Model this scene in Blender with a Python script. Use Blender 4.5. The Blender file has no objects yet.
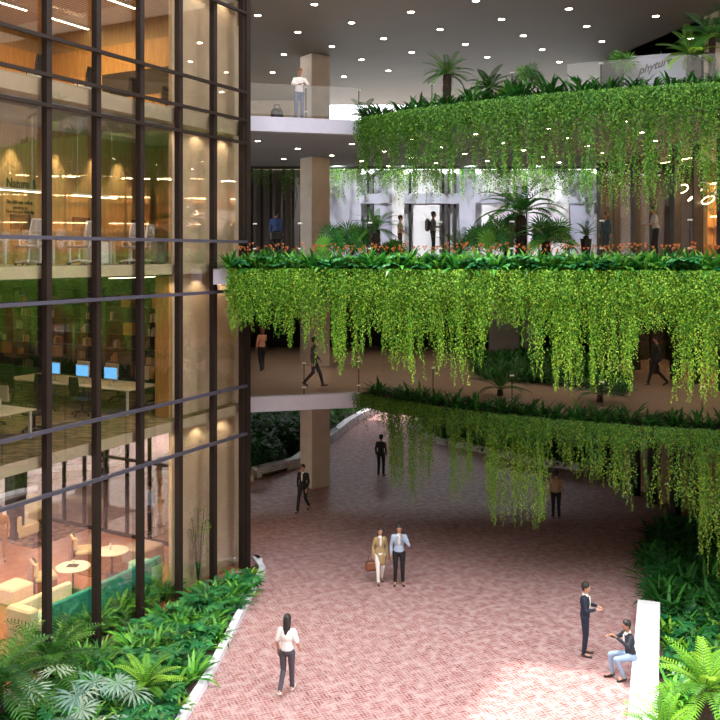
import bpy, math, random
import numpy as np
from mathutils import Vector, Matrix, Euler
random.seed(7)
rng = np.random.default_rng(7)
S = bpy.context.scene
COL = S.collection
PI = math.pi
EYE = 9.6; FPX = 850.0; HOR = 254.0
L0, L1, L2, L3, L4 = 0.0, 5.0, 9.5, 14.0, 17.8

# ------------------------------------------------------------------ survey helpers
def G(px, py, z=0.0):
    Y = (EYE - z) * FPX / (py - HOR)
    return Vector(((px - 360) / FPX * Y, Y, z))
def W(px, Y, z=0.0):
    return Vector(((px - 360) / FPX * Y, Y, z))
FD = Vector((.479, .878, 0)); FM = Vector((-.878, .479, 0)); FP = Vector((-7.75, 18.3, 0))
def F(u, w, z=0.0):
    return FP + FD * u + FM * w + Vector((0, 0, z))
FROT = math.atan2(.878, .479)      # rotation that turns local x along the facade
def FMAT(u, w, z, r=0.0):
    return Matrix.Translation(F(u, w, z)) @ Matrix.Rotation(FROT + r, 4, 'Z')

# ------------------------------------------------------------------ materials
MATS = {}
def nd(nt, t, **kw):
    n = nt.nodes.new(t)
    for k, v in kw.items():
        setattr(n, k, v)
    return n
def mat(name, col, rough=.6, metal=0., noise=0., nscale=6., emit=None, estr=0., rnd=0., trans=0., bump=0., spec=None, coat=0.):
    if name in MATS: return MATS[name]
    m = bpy.data.materials.new(name); m.use_nodes = True
    nt = m.node_tree; L = nt.links
    b = nt.nodes['Principled BSDF']
    b.inputs['Base Color'].default_value = (*col, 1)
    b.inputs['Roughness'].default_value = rough
    b.inputs['Metallic'].default_value = metal
    if spec is not None: b.inputs['Specular IOR Level'].default_value = spec
    if coat: b.inputs['Coat Weight'].default_value = coat
    if emit:
        b.inputs['Emission Color'].default_value = (*emit, 1)
        b.inputs['Emission Strength'].default_value = estr
    src = None
    if noise or rnd:
        hsv = nd(nt, 'ShaderNodeHueSaturation'); hsv.inputs['Color'].default_value = (*col, 1)
        tc = nd(nt, 'ShaderNodeTexCoord'); nz = nd(nt, 'ShaderNodeTexNoise')
        nz.inputs['Scale'].default_value = nscale; nz.inputs['Detail'].default_value = 5
        L.new(tc.outputs['Object'], nz.inputs['Vector'])
        mr = nd(nt, 'ShaderNodeMapRange')
        mr.inputs['From Min'].default_value = .3; mr.inputs['From Max'].default_value = .7
        mr.inputs['To Min'].default_value = 1 - noise; mr.inputs['To Max'].default_value = 1 + noise
        L.new(nz.outputs['Fac'], mr.inputs['Value'])
        val = mr.outputs['Result']
        if rnd:
            oi = nd(nt, 'ShaderNodeObjectInfo')
            m2 = nd(nt, 'ShaderNodeMapRange'); m2.inputs['To Min'].default_value = 1 - rnd; m2.inputs['To Max'].default_value = 1 + rnd
            L.new(oi.outputs['Random'], m2.inputs['Value'])
            mu = nd(nt, 'ShaderNodeMath', operation='MULTIPLY')
            L.new(val, mu.inputs[0]); L.new(m2.outputs['Result'], mu.inputs[1]); val = mu.outputs[0]
            m3 = nd(nt, 'ShaderNodeMapRange'); m3.inputs['To Min'].default_value = .5 - rnd * .05; m3.inputs['To Max'].default_value = .5 + rnd * .05
            L.new(oi.outputs['Random'], m3.inputs['Value']); L.new(m3.outputs['Result'], hsv.inputs['Hue'])
        L.new(val, hsv.inputs['Value'])
        L.new(hsv.outputs['Color'], b.inputs['Base Color']); src = hsv.outputs['Color']
        if bump:
            bp = nd(nt, 'ShaderNodeBump'); bp.inputs['Strength'].default_value = bump
            L.new(nz.outputs['Fac'], bp.inputs['Height']); L.new(bp.outputs['Normal'], b.inputs['Normal'])
    if trans:
        tr = nd(nt, 'ShaderNodeBsdfTranslucent'); tr.inputs['Color'].default_value = (col[0] * 1.3, col[1] * 1.3, col[2] * .8, 1)
        if src: L.new(src, tr.inputs['Color'])
        mx = nd(nt, 'ShaderNodeMixShader'); mx.inputs['Fac'].default_value = trans
        out = nt.nodes['Material Output']
        L.new(b.outputs[0], mx.inputs[1]); L.new(tr.outputs[0], mx.inputs[2]); L.new(mx.outputs[0], out.inputs['Surface'])
    MATS[name] = m
    return m

def leafmat(name, c1, c2, c3, rough=.45, trans=.3, rnd=.25, scale=9.):
    """per-leaf colour from a white noise of a stored leaf value"""
    if name in MATS: return MATS[name]
    m = bpy.data.materials.new(name); m.use_nodes = True
    nt = m.node_tree; L = nt.links; b = nt.nodes['Principled BSDF']
    at = nd(nt, 'ShaderNodeAttribute', attribute_name='leaf')
    cr = nd(nt, 'ShaderNodeValToRGB')
    e = cr.color_ramp.elements
    e[0].position = 0; e[0].color = (*c1, 1); e[1].position = 1; e[1].color = (*c3, 1)
    k = cr.color_ramp.elements.new(.5); k.color = (*c2, 1)
    oi = nd(nt, 'ShaderNodeObjectInfo'); hs = nd(nt, 'ShaderNodeHueSaturation')
    mr = nd(nt, 'ShaderNodeMapRange'); mr.inputs['To Min'].default_value = 1 - rnd; mr.inputs['To Max'].default_value = 1 + rnd
    L.new(oi.outputs['Random'], mr.inputs['Value']); L.new(mr.outputs['Result'], hs.inputs['Value'])
    L.new(at.outputs['Fac'], cr.inputs['Fac']); L.new(cr.outputs['Color'], hs.inputs['Color'])
    L.new(hs.outputs['Color'], b.inputs['Base Color'])
    b.inputs['Roughness'].default_value = rough
    b.inputs['Specular IOR Level'].default_value = .35
    tr = nd(nt, 'ShaderNodeBsdfTranslucent'); L.new(hs.outputs['Color'], tr.inputs['Color'])
    mx = nd(nt, 'ShaderNodeMixShader'); mx.inputs['Fac'].default_value = trans
    L.new(b.outputs[0], mx.inputs[1]); L.new(tr.outputs[0], mx.inputs[2])
    L.new(mx.outputs[0], nt.nodes['Material Output'].inputs['Surface'])
    MATS[name] = m
    return m

def glassmat(name, tint, refl, add=0.0, haze=0.0):
    """thin architectural glass: clear transmission with a Fresnel reflection"""
    m = bpy.data.materials.new(name); m.use_nodes = True
    nt = m.node_tree; L = nt.links
    nt.nodes.remove(nt.nodes['Principled BSDF'])
    t = nd(nt, 'ShaderNodeBsdfTransparent'); t.inputs['Color'].default_value = (*tint, 1)
    g = nd(nt, 'ShaderNodeBsdfGlossy'); g.inputs['Roughness'].default_value = .015
    g.inputs['Color'].default_value = (1, 1, 1, 1)
    f0 = ((refl - 1) / (refl + 1)) ** 2 + add       # Schlick: f0 + (1 - f0)(1 - cos)^5, same from both faces
    lw = nd(nt, 'ShaderNodeLayerWeight'); lw.inputs['Blend'].default_value = .5
    pw = nd(nt, 'ShaderNodeMath', operation='POWER'); pw.inputs[1].default_value = 5.0; L.new(lw.outputs['Facing'], pw.inputs[0])
    ad = nd(nt, 'ShaderNodeMath', operation='MULTIPLY_ADD'); ad.inputs[1].default_value = 1 - f0; ad.inputs[2].default_value = f0; ad.use_clamp = True
    L.new(pw.outputs[0], ad.inputs[0])
    mx = nd(nt, 'ShaderNodeMixShader')
    L.new(ad.outputs[0], mx.inputs['Fac'])
    base = t.outputs[0]
    if haze:
        d = nd(nt, 'ShaderNodeBsdfDiffuse'); d.inputs['Color'].default_value = (.9, .92, .98, 1)
        m2 = nd(nt, 'ShaderNodeMixShader'); m2.inputs['Fac'].default_value = haze
        L.new(t.outputs[0], m2.inputs[1]); L.new(d.outputs[0], m2.inputs[2]); base = m2.outputs[0]
    L.new(base, mx.inputs[1]); L.new(g.outputs[0], mx.inputs[2])
    L.new(mx.outputs[0], nt.nodes['Material Output'].inputs['Surface'])
    MATS[name] = m
    return m

def brickmat():
    m = bpy.data.materials.new('brick_paving'); m.use_nodes = True
    nt = m.node_tree; L = nt.links; b = nt.nodes['Principled BSDF']
    tc = nd(nt, 'ShaderNodeTexCoord'); mp = nd(nt, 'ShaderNodeMapping')
    mp.inputs['Rotation'].default_value = (0, 0, -.42)
    L.new(tc.outputs['Object'], mp.inputs['Vector'])
    br = nd(nt, 'ShaderNodeTexBrick'); br.inputs['Scale'].default_value = 1
    br.inputs['Brick Width'].default_value = .24; br.inputs['Row Height'].default_value = .08
    br.inputs['Mortar Size'].default_value = .011; br.inputs['Mortar Smooth'].default_value = .3
    br.inputs['Color1'].default_value = (.27, .085, .078, 1); br.inputs['Color2'].default_value = (.39, .165, .150, 1)
    br.inputs['Mortar'].default_value = (.46, .34, .33, 1)
    L.new(mp.outputs[0], br.inputs['Vector'])
    # second course turned by a right angle, alternating in squares (basket weave)
    mpb = nd(nt, 'ShaderNodeMapping'); mpb.inputs['Rotation'].default_value = (0, 0, -.42 + PI / 2)
    L.new(tc.outputs['Object'], mpb.inputs['Vector'])
    b2 = nd(nt, 'ShaderNodeTexBrick'); b2.inputs['Scale'].default_value = 1
    for k in ('Brick Width', 'Row Height', 'Mortar Size', 'Mortar Smooth', 'Color1', 'Color2', 'Mortar'):
        b2.inputs[k].default_value = br.inputs[k].default_value
    for q in (br, b2): q.offset = 0.0
    L.new(mpb.outputs[0], b2.inputs['Vector'])
    ck = nd(nt, 'ShaderNodeTexChecker'); ck.inputs['Scale'].default_value = 1 / .24
    L.new(mp.outputs[0], ck.inputs['Vector'])
    mb_ = nd(nt, 'ShaderNodeMix', data_type='RGBA'); L.new(ck.outputs['Fac'], mb_.inputs[0])
    L.new(br.outputs['Color'], mb_.inputs[6]); L.new(b2.outputs['Color'], mb_.inputs[7])
    # pale worn bricks
    n1 = nd(nt, 'ShaderNodeTexNoise'); n1.inputs['Scale'].default_value = 4.2; n1.inputs['Detail'].default_value = 6; n1.inputs['Roughness'].default_value = .75
    L.new(mp.outputs[0], n1.inputs['Vector'])
    r1 = nd(nt, 'ShaderNodeMapRange'); r1.inputs['From Min'].default_value = .44; r1.inputs['From Max'].default_value = .60
    L.new(n1.outputs['Fac'], r1.inputs['Value'])
    mx = nd(nt, 'ShaderNodeMix', data_type='RGBA')
    mf = nd(nt, 'ShaderNodeMath', operation='MULTIPLY'); mf.inputs[1].default_value = .75
    L.new(r1.outputs['Result'], mf.inputs[0]); L.new(mf.outputs[0], mx.inputs[0])
    L.new(mb_.outputs[2], mx.inputs[6]); mx.inputs[7].default_value = (.56, .41, .395, 1)
    L.new(mx.outputs[2], b.inputs['Base Color'])
    n2 = nd(nt, 'ShaderNodeTexNoise'); n2.inputs['Scale'].default_value = .8; n2.inputs['Detail'].default_value = 3
    L.new(tc.outputs['Object'], n2.inputs['Vector'])
    r2 = nd(nt, 'ShaderNodeMapRange'); b.inputs['Specular IOR Level'].default_value = .25; r2.inputs['To Min'].default_value = .28; r2.inputs['To Max'].default_value = .5
    L.new(n2.outputs['Fac'], r2.inputs['Value']); L.new(r2.outputs['Result'], b.inputs['Roughness'])
    bp = nd(nt, 'ShaderNodeBump'); bp.inputs['Strength'].default_value = .25; bp.inputs['Distance'].default_value = .01
    L.new(br.outputs['Fac'], bp.inputs['Height']); bp.invert = True
    L.new(bp.outputs[0], b.inputs['Normal'])
    return m

def plankmat(name, c1, c2, width=.12, length=1.4, rot=0., rough=.45, mortar=(.08, .04, .02), gap=.006):
    m = bpy.data.materials.new(name); m.use_nodes = True
    nt = m.node_tree; L = nt.links; b = nt.nodes['Principled BSDF']
    tc = nd(nt, 'ShaderNodeTexCoord'); mp = nd(nt, 'ShaderNodeMapping'); mp.inputs['Rotation'].default_value = (0, 0, rot)
    L.new(tc.outputs['Object'], mp.inputs['Vector'])
    br = nd(nt, 'ShaderNodeTexBrick'); br.inputs['Scale'].default_value = 1
    br.inputs['Brick Width'].default_value = length; br.inputs['Row Height'].default_value = width
    br.inputs['Mortar Size'].default_value = gap
    br.inputs['Color1'].default_value = (*c1, 1); br.inputs['Color2'].default_value = (*c2, 1); br.inputs['Mortar'].default_value = (*mortar, 1)
    L.new(mp.outputs[0], br.inputs['Vector']); L.new(br.outputs['Color'], b.inputs['Base Color'])
    b.inputs['Roughness'].default_value = rough
    return m

def blotchmat(name, c1, c2, scale, rough=.8, stretch=(1, 1, 1), rot=0.):
    m = bpy.data.materials.new(name); m.use_nodes = True
    nt = m.node_tree; L = nt.links; b = nt.nodes['Principled BSDF']
    tc = nd(nt, 'ShaderNodeTexCoord'); mp = nd(nt, 'ShaderNodeMapping'); mp.inputs['Scale'].default_value = stretch
    mp.inputs['Rotation'].default_value = (0, 0, rot)
    L.new(tc.outputs['Object'], mp.inputs['Vector'])
    n = nd(nt, 'ShaderNodeTexNoise'); n.inputs['Scale'].default_value = scale; n.inputs['Detail'].default_value = 4
    L.new(mp.outputs[0], n.inputs['Vector'])
    cr = nd(nt, 'ShaderNodeValToRGB'); e = cr.color_ramp.elements
    e[0].position = .4; e[0].color = (*c1, 1); e[1].position = .62; e[1].color = (*c2, 1)
    L.new(n.outputs['Fac'], cr.inputs['Fac']); L.new(cr.outputs['Color'], b.inputs['Base Color'])
    b.inputs['Roughness'].default_value = rough
    return m

M = dict(
    brick=brickmat(),
    white=mat('white_paint', (.80, .80, .84), .45, noise=.03),
    lilac=mat('pale_fascia', (.46, .47, .58), .5, noise=.03),
    curb=mat('white_stone', (.72, .72, .76), .6, noise=.22, nscale=3),
    bench=mat('bench_stone', (.85, .84, .85), .5, noise=.03),
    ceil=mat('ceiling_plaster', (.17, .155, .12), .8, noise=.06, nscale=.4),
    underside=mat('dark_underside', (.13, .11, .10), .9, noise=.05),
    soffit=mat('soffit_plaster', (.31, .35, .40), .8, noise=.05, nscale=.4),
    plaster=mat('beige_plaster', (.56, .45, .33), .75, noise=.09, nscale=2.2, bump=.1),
    colm=mat('column_stone', (.58, .49, .41), .7, noise=.08, nscale=1.8),
    cream=mat('cream_slab', (.52, .45, .34), .6, noise=.04),
    tile=plankmat('terrace_tiles', (.27, .185, .13), (.32, .22, .155), .6, .6, .1, .3, (.22, .14, .1), .008),
    fin=mat('bronze_metal', (.020, .013, .010), .6, 0, noise=.12, nscale=3, spec=.15),
    rail=mat('edge_and_lit_transom_metal', (.055, .052, .072), .5, 0, noise=.1, nscale=3, spec=.25),
    steel=mat('brushed_steel', (.62, .62, .64), .3, .9),
    dark=mat('dark_metal', (.018, .016, .015), .5, noise=.1),
    black=mat('black_plastic', (.012, .012, .014), .4),
    darkwall=mat('dark_wall', (.030, .024, .020), .7, noise=.2, nscale=1.),
    wood=blotchmat('honey_wood', (.47, .25, .075), (.60, .35, .12), 1.3, .5, (14, 14, 1.)),
    wood2=blotchmat('tan_wood', (.30, .20, .09), (.38, .26, .12), 1.3, .5, (14, 14, 1.)),
    slats=plankmat('slatted_wood', (.48, .31, .15), (.54, .36, .18), .16, 30, -FROT, .6, (.10, .055, .03), .02),
    deck=plankmat('terracotta_deck', (.36, .145, .08), (.44, .20, .115), .22, 1.1, -FROT + .0, .32, (.3, .12, .07), .006),
    carpet=blotchmat('mottled_carpet', (.085, .075, .028), (.33, .24, .12), 2.2, .95, (1, 2.6, 1), -FROT),
    officefloor=mat('office_floor', (.33, .26, .17), .6, noise=.1),
    soil=mat('dark_soil', (.055, .032, .020), .95, noise=.4, nscale=4),
    trough=mat('planter_trough', (.035, .05, .03), .9, noise=.2),
    tabletop=mat('pale_laminate', (.70, .60, .44), .4),
    whiteplastic=mat('white_plastic', (.70, .68, .66), .4),
    alum=mat('silver_aluminium', (.60, .55, .50), .35, .5),
    meshgrey=mat('grey_mesh_fabric', (.36, .34, .32), .8),
    teal=mat('teal_upholstery', (.015, .27, .23), .7, noise=.08, nscale=4),
    tealseat=mat('mint_cushion', (.33, .62, .50), .7),
    cushion=mat('cream_upholstery', (.78, .68, .50), .8, noise=.05),
    greyup=mat('grey_upholstery', (.45, .38, .36), .8),
    rust=mat('rust_wood_frame', (.30, .15, .10), .6),
    marble=mat('white_marble', (.85, .80, .74), .3, noise=.06),
    skin=mat('skin', (.50, .27, .18), .5), skin2=mat('tanned_skin', (.36, .17, .10), .5),
    hair=mat('dark_hair', (.012, .010, .010), .5), hair2=mat('auburn_hair', (.16, .06, .03), .5),
    eye=mat('dark_eyes', (.01, .01, .01), .3), lips=mat('lips', (.35, .10, .09), .5),
)
M['glass'] = glassmat('curtain_wall_glass', (.97, .955, .92), 1.5, .12)
M['railglass'] = glassmat('balustrade_glass', (.97, .98, .985), 1.12, .0)
M['railglass2'] = glassmat('reflection_haze_balustrade_glass', (.95, .96, .98), 1.4, .03, .022)  # diffuse haze stands in for pale reflections on the glass
M['shopglass'] = glassmat('shop_glass', (.92, .86, .78), 1.5, .0)
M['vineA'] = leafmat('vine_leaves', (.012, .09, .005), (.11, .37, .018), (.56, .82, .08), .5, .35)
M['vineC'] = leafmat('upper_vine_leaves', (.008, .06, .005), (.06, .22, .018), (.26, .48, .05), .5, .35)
M['vineB'] = leafmat('shade_toned_vine_leaves', (.012, .07, .008), (.06, .21, .02), (.24, .33, .025), .5, .35)  # darker copy of the vine leaves, shade put into the colour
M['leafA'] = leafmat('bright_leaf', (.008, .09, .010), (.030, .21, .025), (.18, .46, .05), .35, .25)
M['leafB'] = leafmat('bluegreen_leaf', (.007, .085, .022), (.022, .17, .05), (.08, .31, .085), .35, .2)
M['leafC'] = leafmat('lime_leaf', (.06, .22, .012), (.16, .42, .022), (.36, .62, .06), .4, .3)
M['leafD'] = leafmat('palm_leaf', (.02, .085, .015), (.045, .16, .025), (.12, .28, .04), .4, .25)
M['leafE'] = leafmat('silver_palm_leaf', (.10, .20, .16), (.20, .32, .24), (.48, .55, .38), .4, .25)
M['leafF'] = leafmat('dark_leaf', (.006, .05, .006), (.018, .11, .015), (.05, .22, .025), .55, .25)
M['flower'] = mat('orange_flower', (.70, .20, .06), .5)
M['trunk'] = mat('palm_trunk', (.030, .018, .012), .95, noise=.5, nscale=18, bump=.6)
M['stem'] = mat('green_stem', (.08, .17, .03), .6)
M['lamp'] = mat('downlight_lens', (1, .95, .85), .5, emit=(1, .82, .58), estr=24)
M['strip'] = mat('strip_lens', (1, .95, .85), .5, emit=(1, .80, .52), estr=11)
M['screen'] = mat('lit_screen', (.1, .3, .5), .3, emit=(.13, .42, .85), estr=1.0)

# ------------------------------------------------------------------ mesh builder
class MB:
    def __init__(s):
        s.v = []; s.f = []; s.m = []; s.c = []; s.mi = 0; s.leaf = .5; s.T = Matrix.Identity(4)
    def add(s, vs, fs):
        o = len(s.v); T = s.T
        for p in vs: s.v.append(tuple(T @ Vector(p)))
        for f in fs:
            s.f.append(tuple(i + o for i in f)); s.m.append(s.mi); s.c.append(s.leaf)
        return s
    def box(s, c, d, rz=0., bev=0., R=None):
        x, y, z = d[0] / 2, d[1] / 2, d[2] / 2
        Rm = R if R is not None else Matrix.Rotation(rz, 3, 'Z')
        c = Vector(c)
        if bev > 0:
            b = min(bev, x * .9, y * .9, z * .9); vs = []
            for sz, ins in ((-z, b), (-z + b, 0), (z - b, 0), (z, b)):
                for sx, sy in ((-1, -1), (1, -1), (1, 1), (-1, 1)):
                    if sx * sy > 0:
                        pts = [(sx * (x - ins), sy * (y - ins - b)), (sx * (x - ins - b), sy * (y - ins))]
                    else:
                        pts = [(sx * (x - ins - b), sy * (y - ins)), (sx * (x - ins), sy * (y - ins - b))]
                    for a in pts: vs.append(c + Rm @ Vector((a[0], a[1], sz)))
            fs = [tuple(range(7, -1, -1)), tuple(range(24, 32))]
            for r in range(3):
                for i in range(8):
                    fs.append((r * 8 + i, r * 8 + (i + 1) % 8, r * 8 + 8 + (i + 1) % 8, r * 8 + 8 + i))
            return s.add(vs, fs)
        vs = [c + Rm @ Vector((a * x, b * y, e * z)) for e in (-1, 1) for a, b in ((-1, -1), (1, -1), (1, 1), (-1, 1))]
        return s.add(vs, [(3, 2, 1, 0), (4, 5, 6, 7), (0, 1, 5, 4), (1, 2, 6, 5), (2, 3, 7, 6), (3, 0, 4, 7)])
    def prism(s, poly, z0, z1):
        n = len(poly)
        a = sum(poly[i][0] * poly[(i + 1) % n][1] - poly[(i + 1) % n][0] * poly[i][1] for i in range(n))
        if a < 0: poly = list(poly)[::-1]
        vs = [(p[0], p[1], z0) for p in poly] + [(p[0], p[1], z1) for p in poly]
        fs = [tuple(range(n - 1, -1, -1)), tuple(range(n, 2 * n))] + [(i, (i + 1) % n, n + (i + 1) % n, n + i) for i in range(n)]
        return s.add(vs, fs)
    def strip(s, path, off0, off1, z0, z1):
        """a band along a polyline, between two sideways offsets (positive: to the left of travel)"""
        P = [Vector((p[0], p[1], 0)) for p in path]; n = len(P); N = []
        for i in range(n):
            t = (P[min(i + 1, n - 1)] - P[max(i - 1, 0)]).normalized(); N.append(Vector((-t.y, t.x, 0)))
        vs = []
        for i in range(n):
            a = P[i] + N[i] * off0; b = P[i] + N[i] * off1
            vs += [(a.x, a.y, z0), (b.x, b.y, z0), (b.x, b.y, z1), (a.x, a.y, z1)]
        fs = [(0, 1, 2, 3), (4 * n - 1, 4 * n - 2, 4 * n - 3, 4 * n - 4)]
        for i in range(n - 1):
            for k in range(4):
                fs.append((4 * i + k, 4 * i + 4 + k, 4 * i + 4 + (k + 1) % 4, 4 * i + (k + 1) % 4))
        return s.add(vs, fs)
    def cyl(s, a, b, r0, r1=None, n=12, caps=True):
        r1 = r0 if r1 is None else r1
        a, b = Vector(a), Vector(b); d = (b - a).normalized()
        x = d.orthogonal().normalized(); y = d.cross(x)
        vs = []
        for c, r in ((a, r0), (b, r1)):
            for i in range(n):
                t = 2 * PI * i / n; vs.append(c + (x * math.cos(t) + y * math.sin(t)) * r)
        fs = [(i, (i + 1) % n, n + (i + 1) % n, n + i) for i in range(n)]
        if caps: fs += [tuple(range(n - 1, -1, -1)), tuple(range(n, 2 * n))]
        return s.add(vs, fs)
    def tube(s, pts, r, n=6):
        for i in range(len(pts) - 1):
            ra = r[i] if isinstance(r, (list, tuple)) else r; rb = r[i + 1] if isinstance(r, (list, tuple)) else r
            s.cyl(pts[i], pts[i + 1], ra, rb, n)
        return s
    def lathe(s, c, prof, n=20):
        c = Vector(c); vs = []; k = len(prof)
        for r, z in prof:
            for i in range(n):
                t = 2 * PI * i / n; vs.append(c + Vector((r * math.cos(t), r * math.sin(t), z)))
        fs = [(j * n + i, j * n + (i + 1) % n, (j + 1) * n + (i + 1) % n, (j + 1) * n + i) for j in range(k - 1) for i in range(n)]
        fs += [tuple(range(n - 1, -1, -1)), tuple(range((k - 1) * n, k * n))]
        return s.add(vs, fs)
    def blob(s, c, r, n=12, k=8, R=None):
        c = Vector(c); vs = []
        for j in range(1, k):
            p = PI * j / k
            for i in range(n):
                t = 2 * PI * i / n
                q = Vector((r[0] * math.sin(p) * math.cos(t), r[1] * math.sin(p) * math.sin(t), -r[2] * math.cos(p)))
                vs.append(c + (R @ q if R is not None else q))
        bo = Vector((0, 0, -r[2])); to = Vector((0, 0, r[2]))
        vs += [c + (R @ bo if R is not None else bo), c + (R @ to if R is not None else to)]
        m = (k - 1) * n
        fs = [(j * n + i, j * n + (i + 1) % n, (j + 1) * n + (i + 1) % n, (j + 1) * n + i) for j in range(k - 2) for i in range(n)]
        fs += [(m, (i + 1) % n, i) for i in range(n)] + [(m + 1, (k - 2) * n + i, (k - 2) * n + (i + 1) % n) for i in range(n)]
        return s.add(vs, fs)
    def cap(s, a, b, ra, rb, n=10):
        a, b = Vector(a), Vector(b)
        s.blob(a, (ra,) * 3, n, 6); s.blob(b, (rb,) * 3, n, 6)
        return s.cyl(a, b, ra, rb, n)
    def mesh(s, name, mats):
        me = bpy.data.meshes.new(name)
        me.from_pydata(s.v, [], s.f)
        for m in (mats if isinstance(mats, (list, tuple)) else [mats]): me.materials.append(m)
        me.polygons.foreach_set('material_index', s.m)
        at = me.attributes.new('leaf', 'FLOAT', 'FACE'); at.data.foreach_set('value', s.c)
        me.update()
        return me
    def build(s, name, mats, parent=None, smooth=False):
        me = s.mesh(name, mats)
        if smooth: me.polygons.foreach_set('use_smooth', [True] * len(me.polygons))
        o = bpy.data.objects.new(name, me); COL.objects.link(o)
        if parent is not None:
            o.parent = parent
        return o

def tag(o, label=None, cat=None, group=None, kind=None):
    if label: o['label'] = label
    if cat: o['category'] = cat
    if group: o['group'] = group
    if kind: o['kind'] = kind
    return o
def struct(o, label=None, cat='structure'):
    o['kind'] = 'structure'
    if label: o['label'] = label; o['category'] = cat
    return o
def empty(name, loc=(0, 0, 0), rz=0., label=None, cat=None, group=None):
    o = bpy.data.objects.new(name, None); COL.objects.link(o); o.location = loc; o.rotation_euler = (0, 0, rz)
    o.empty_display_size = .1
    return tag(o, label, cat, group)
def copy_tree(o, loc=None, rz=None, label=None, scale=None, group=None, parent=None):
    c = o.copy(); COL.objects.link(c)
    if parent is not None: c.parent = parent
    if loc is not None: c.location = loc
    if rz is not None: c.rotation_euler = (0, 0, rz)
    if scale is not None: c.scale = (scale,) * 3 if not isinstance(scale, tuple) else scale
    if label: c['label'] = label
    if group: c['group'] = group
    for ch in list(o.children):
        if ch is not c: copy_tree(ch, parent=c)
    return c

# ================================================================== CAMERA / WORLD
cam_d = bpy.data.cameras.new('camera'); cam = bpy.data.objects.new('camera', cam_d); COL.objects.link(cam)
cam.location = (0, 0, EYE); cam.rotation_euler = (PI / 2, 0, 0)
cam_d.sensor_width = 36; cam_d.lens = 36 * FPX / 720
cam_d.shift_y = -(360 - HOR) / 720
cam_d.clip_end = 500
S.camera = cam
wd = bpy.data.worlds.new('sky'); S.world = wd; wd.use_nodes = True
nt = wd.node_tree; bg = nt.nodes['Background']
sk = nt.nodes.new('ShaderNodeTexSky'); sk.sky_type = 'HOSEK_WILKIE'; sk.turbidity = 6
SUN_EL = math.atan2(17.8, 8.95)
# the sun stands to the left, a little beyond the hall: direction from ground patch to roof edge
sd = (FM * 8.47 + FD * 1.85); sd.z = 17.8; sd.normalize()
sk.sun_direction = sd
mixn = nt.nodes.new('ShaderNodeMix'); mixn.data_type = 'RGBA'; mixn.inputs[0].default_value = .8
nt.links.new(sk.outputs[0], mixn.inputs[6]); mixn.inputs[7].default_value = (.93, .95, .97, 1)
nt.links.new(mixn.outputs[2], bg.inputs['Color']); bg.inputs['Strength'].default_value = 4.7
sl = bpy.data.lights.new('sun', 'SUN'); sl.energy = 3.2; sl.angle = .03; sl.color = (1, .95, .86)
so = bpy.data.objects.new('sun', sl); COL.objects.link(so)
so.rotation_euler = sd.to_track_quat('Z', 'Y').to_euler(); so.location = (0, 10, 40)

vs_ = S.view_settings; vs_.view_transform = 'Standard'; vs_.look = 'None'; vs_.exposure = 0.85; vs_.gamma = 1; vs_.use_curve_mapping = False
S.cycles.max_bounces = 8; S.cycles.diffuse_bounces = 4; S.cycles.glossy_bounces = 4; S.cycles.transparent_max_bounces = 24
S.cycles.sample_clamp_indirect = 6; S.cycles.use_denoising = True
S.cycles.caustics_reflective = False; S.cycles.caustics_refractive = False

def spot(loc, power, col=(1, .72, .38), ang=80, tgt=(0, 0, -1), r=.04, blend=.6):  # serves the office wall lights and the added fill spots
    l = bpy.data.lights.new('downlight_and_fill_spot', 'SPOT'); l.energy = power; l.color = col; l.spot_size = math.radians(ang)
    l.spot_blend = blend; l.shadow_soft_size = r
    o = bpy.data.objects.new('downlight_and_fill_spot', l); COL.objects.link(o); o.location = loc
    o.rotation_euler = Vector(tgt).to_track_quat('-Z', 'Y').to_euler()
    return o
exec_parts = []
# ================================================================== SHELL
def xy(*pts): return [(p[0], p[1]) for p in pts]
# ---- ground
struct(MB().box((0, -16, 21), (90, 2, 42)).build('wall_sky_block', M['ceil']))  # unseen mass behind the camera, added to block low sky light
o = MB().prism([(-40, -15), (40, -15), (40, 75), (-40, 75)], -.3, 0).build('floor', M['brick']); struct(o)

# ---- curved edge lines of the terraces (front edges)
def catmull(P, k=6):
    P = [Vector((p[0], p[1])) for p in P]; out = []
    for i in range(len(P) - 1):
        p0 = P[max(i - 1, 0)]; p1 = P[i]; p2 = P[i + 1]; p3 = P[min(i + 2, len(P) - 1)]
        for j in range(k):
            t = j / k
            q = .5 * ((2 * p1) + (p2 - p0) * t + (2 * p0 - 5 * p1 + 4 * p2 - p3) * t * t + (3 * p1 - p0 - 3 * p2 + p3) * t ** 3)
            out.append((q.x, q.y))
    out.append((P[-1].x, P[-1].y))
    return out
CURVE = catmull([(0.0, 27.95), (1.55, 26.3), (3.35, 24.85), (6.0, 23.3), (9.4, 22.1), (14, 21.2), (20, 20.7)])
BAL = [(-3.72, 27.08), (0.0, 28.05)]
LINE2 = catmull([(-3.72, 24.25), (0, 23.4), (4, 22.3), (8.4, 21.1), (13, 19.8), (20, 18.2)])

def inset(path, d):
    P = [Vector((p[0], p[1])) for p in path]; out = []
    for i in range(len(P)):
        t = (P[min(i + 1, len(P) - 1)] - P[max(i - 1, 0)]).normalized(); out.append((P[i].x - t.y * d, P[i].y + t.x * d))
    return out

TW = .95   # trough width
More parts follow.
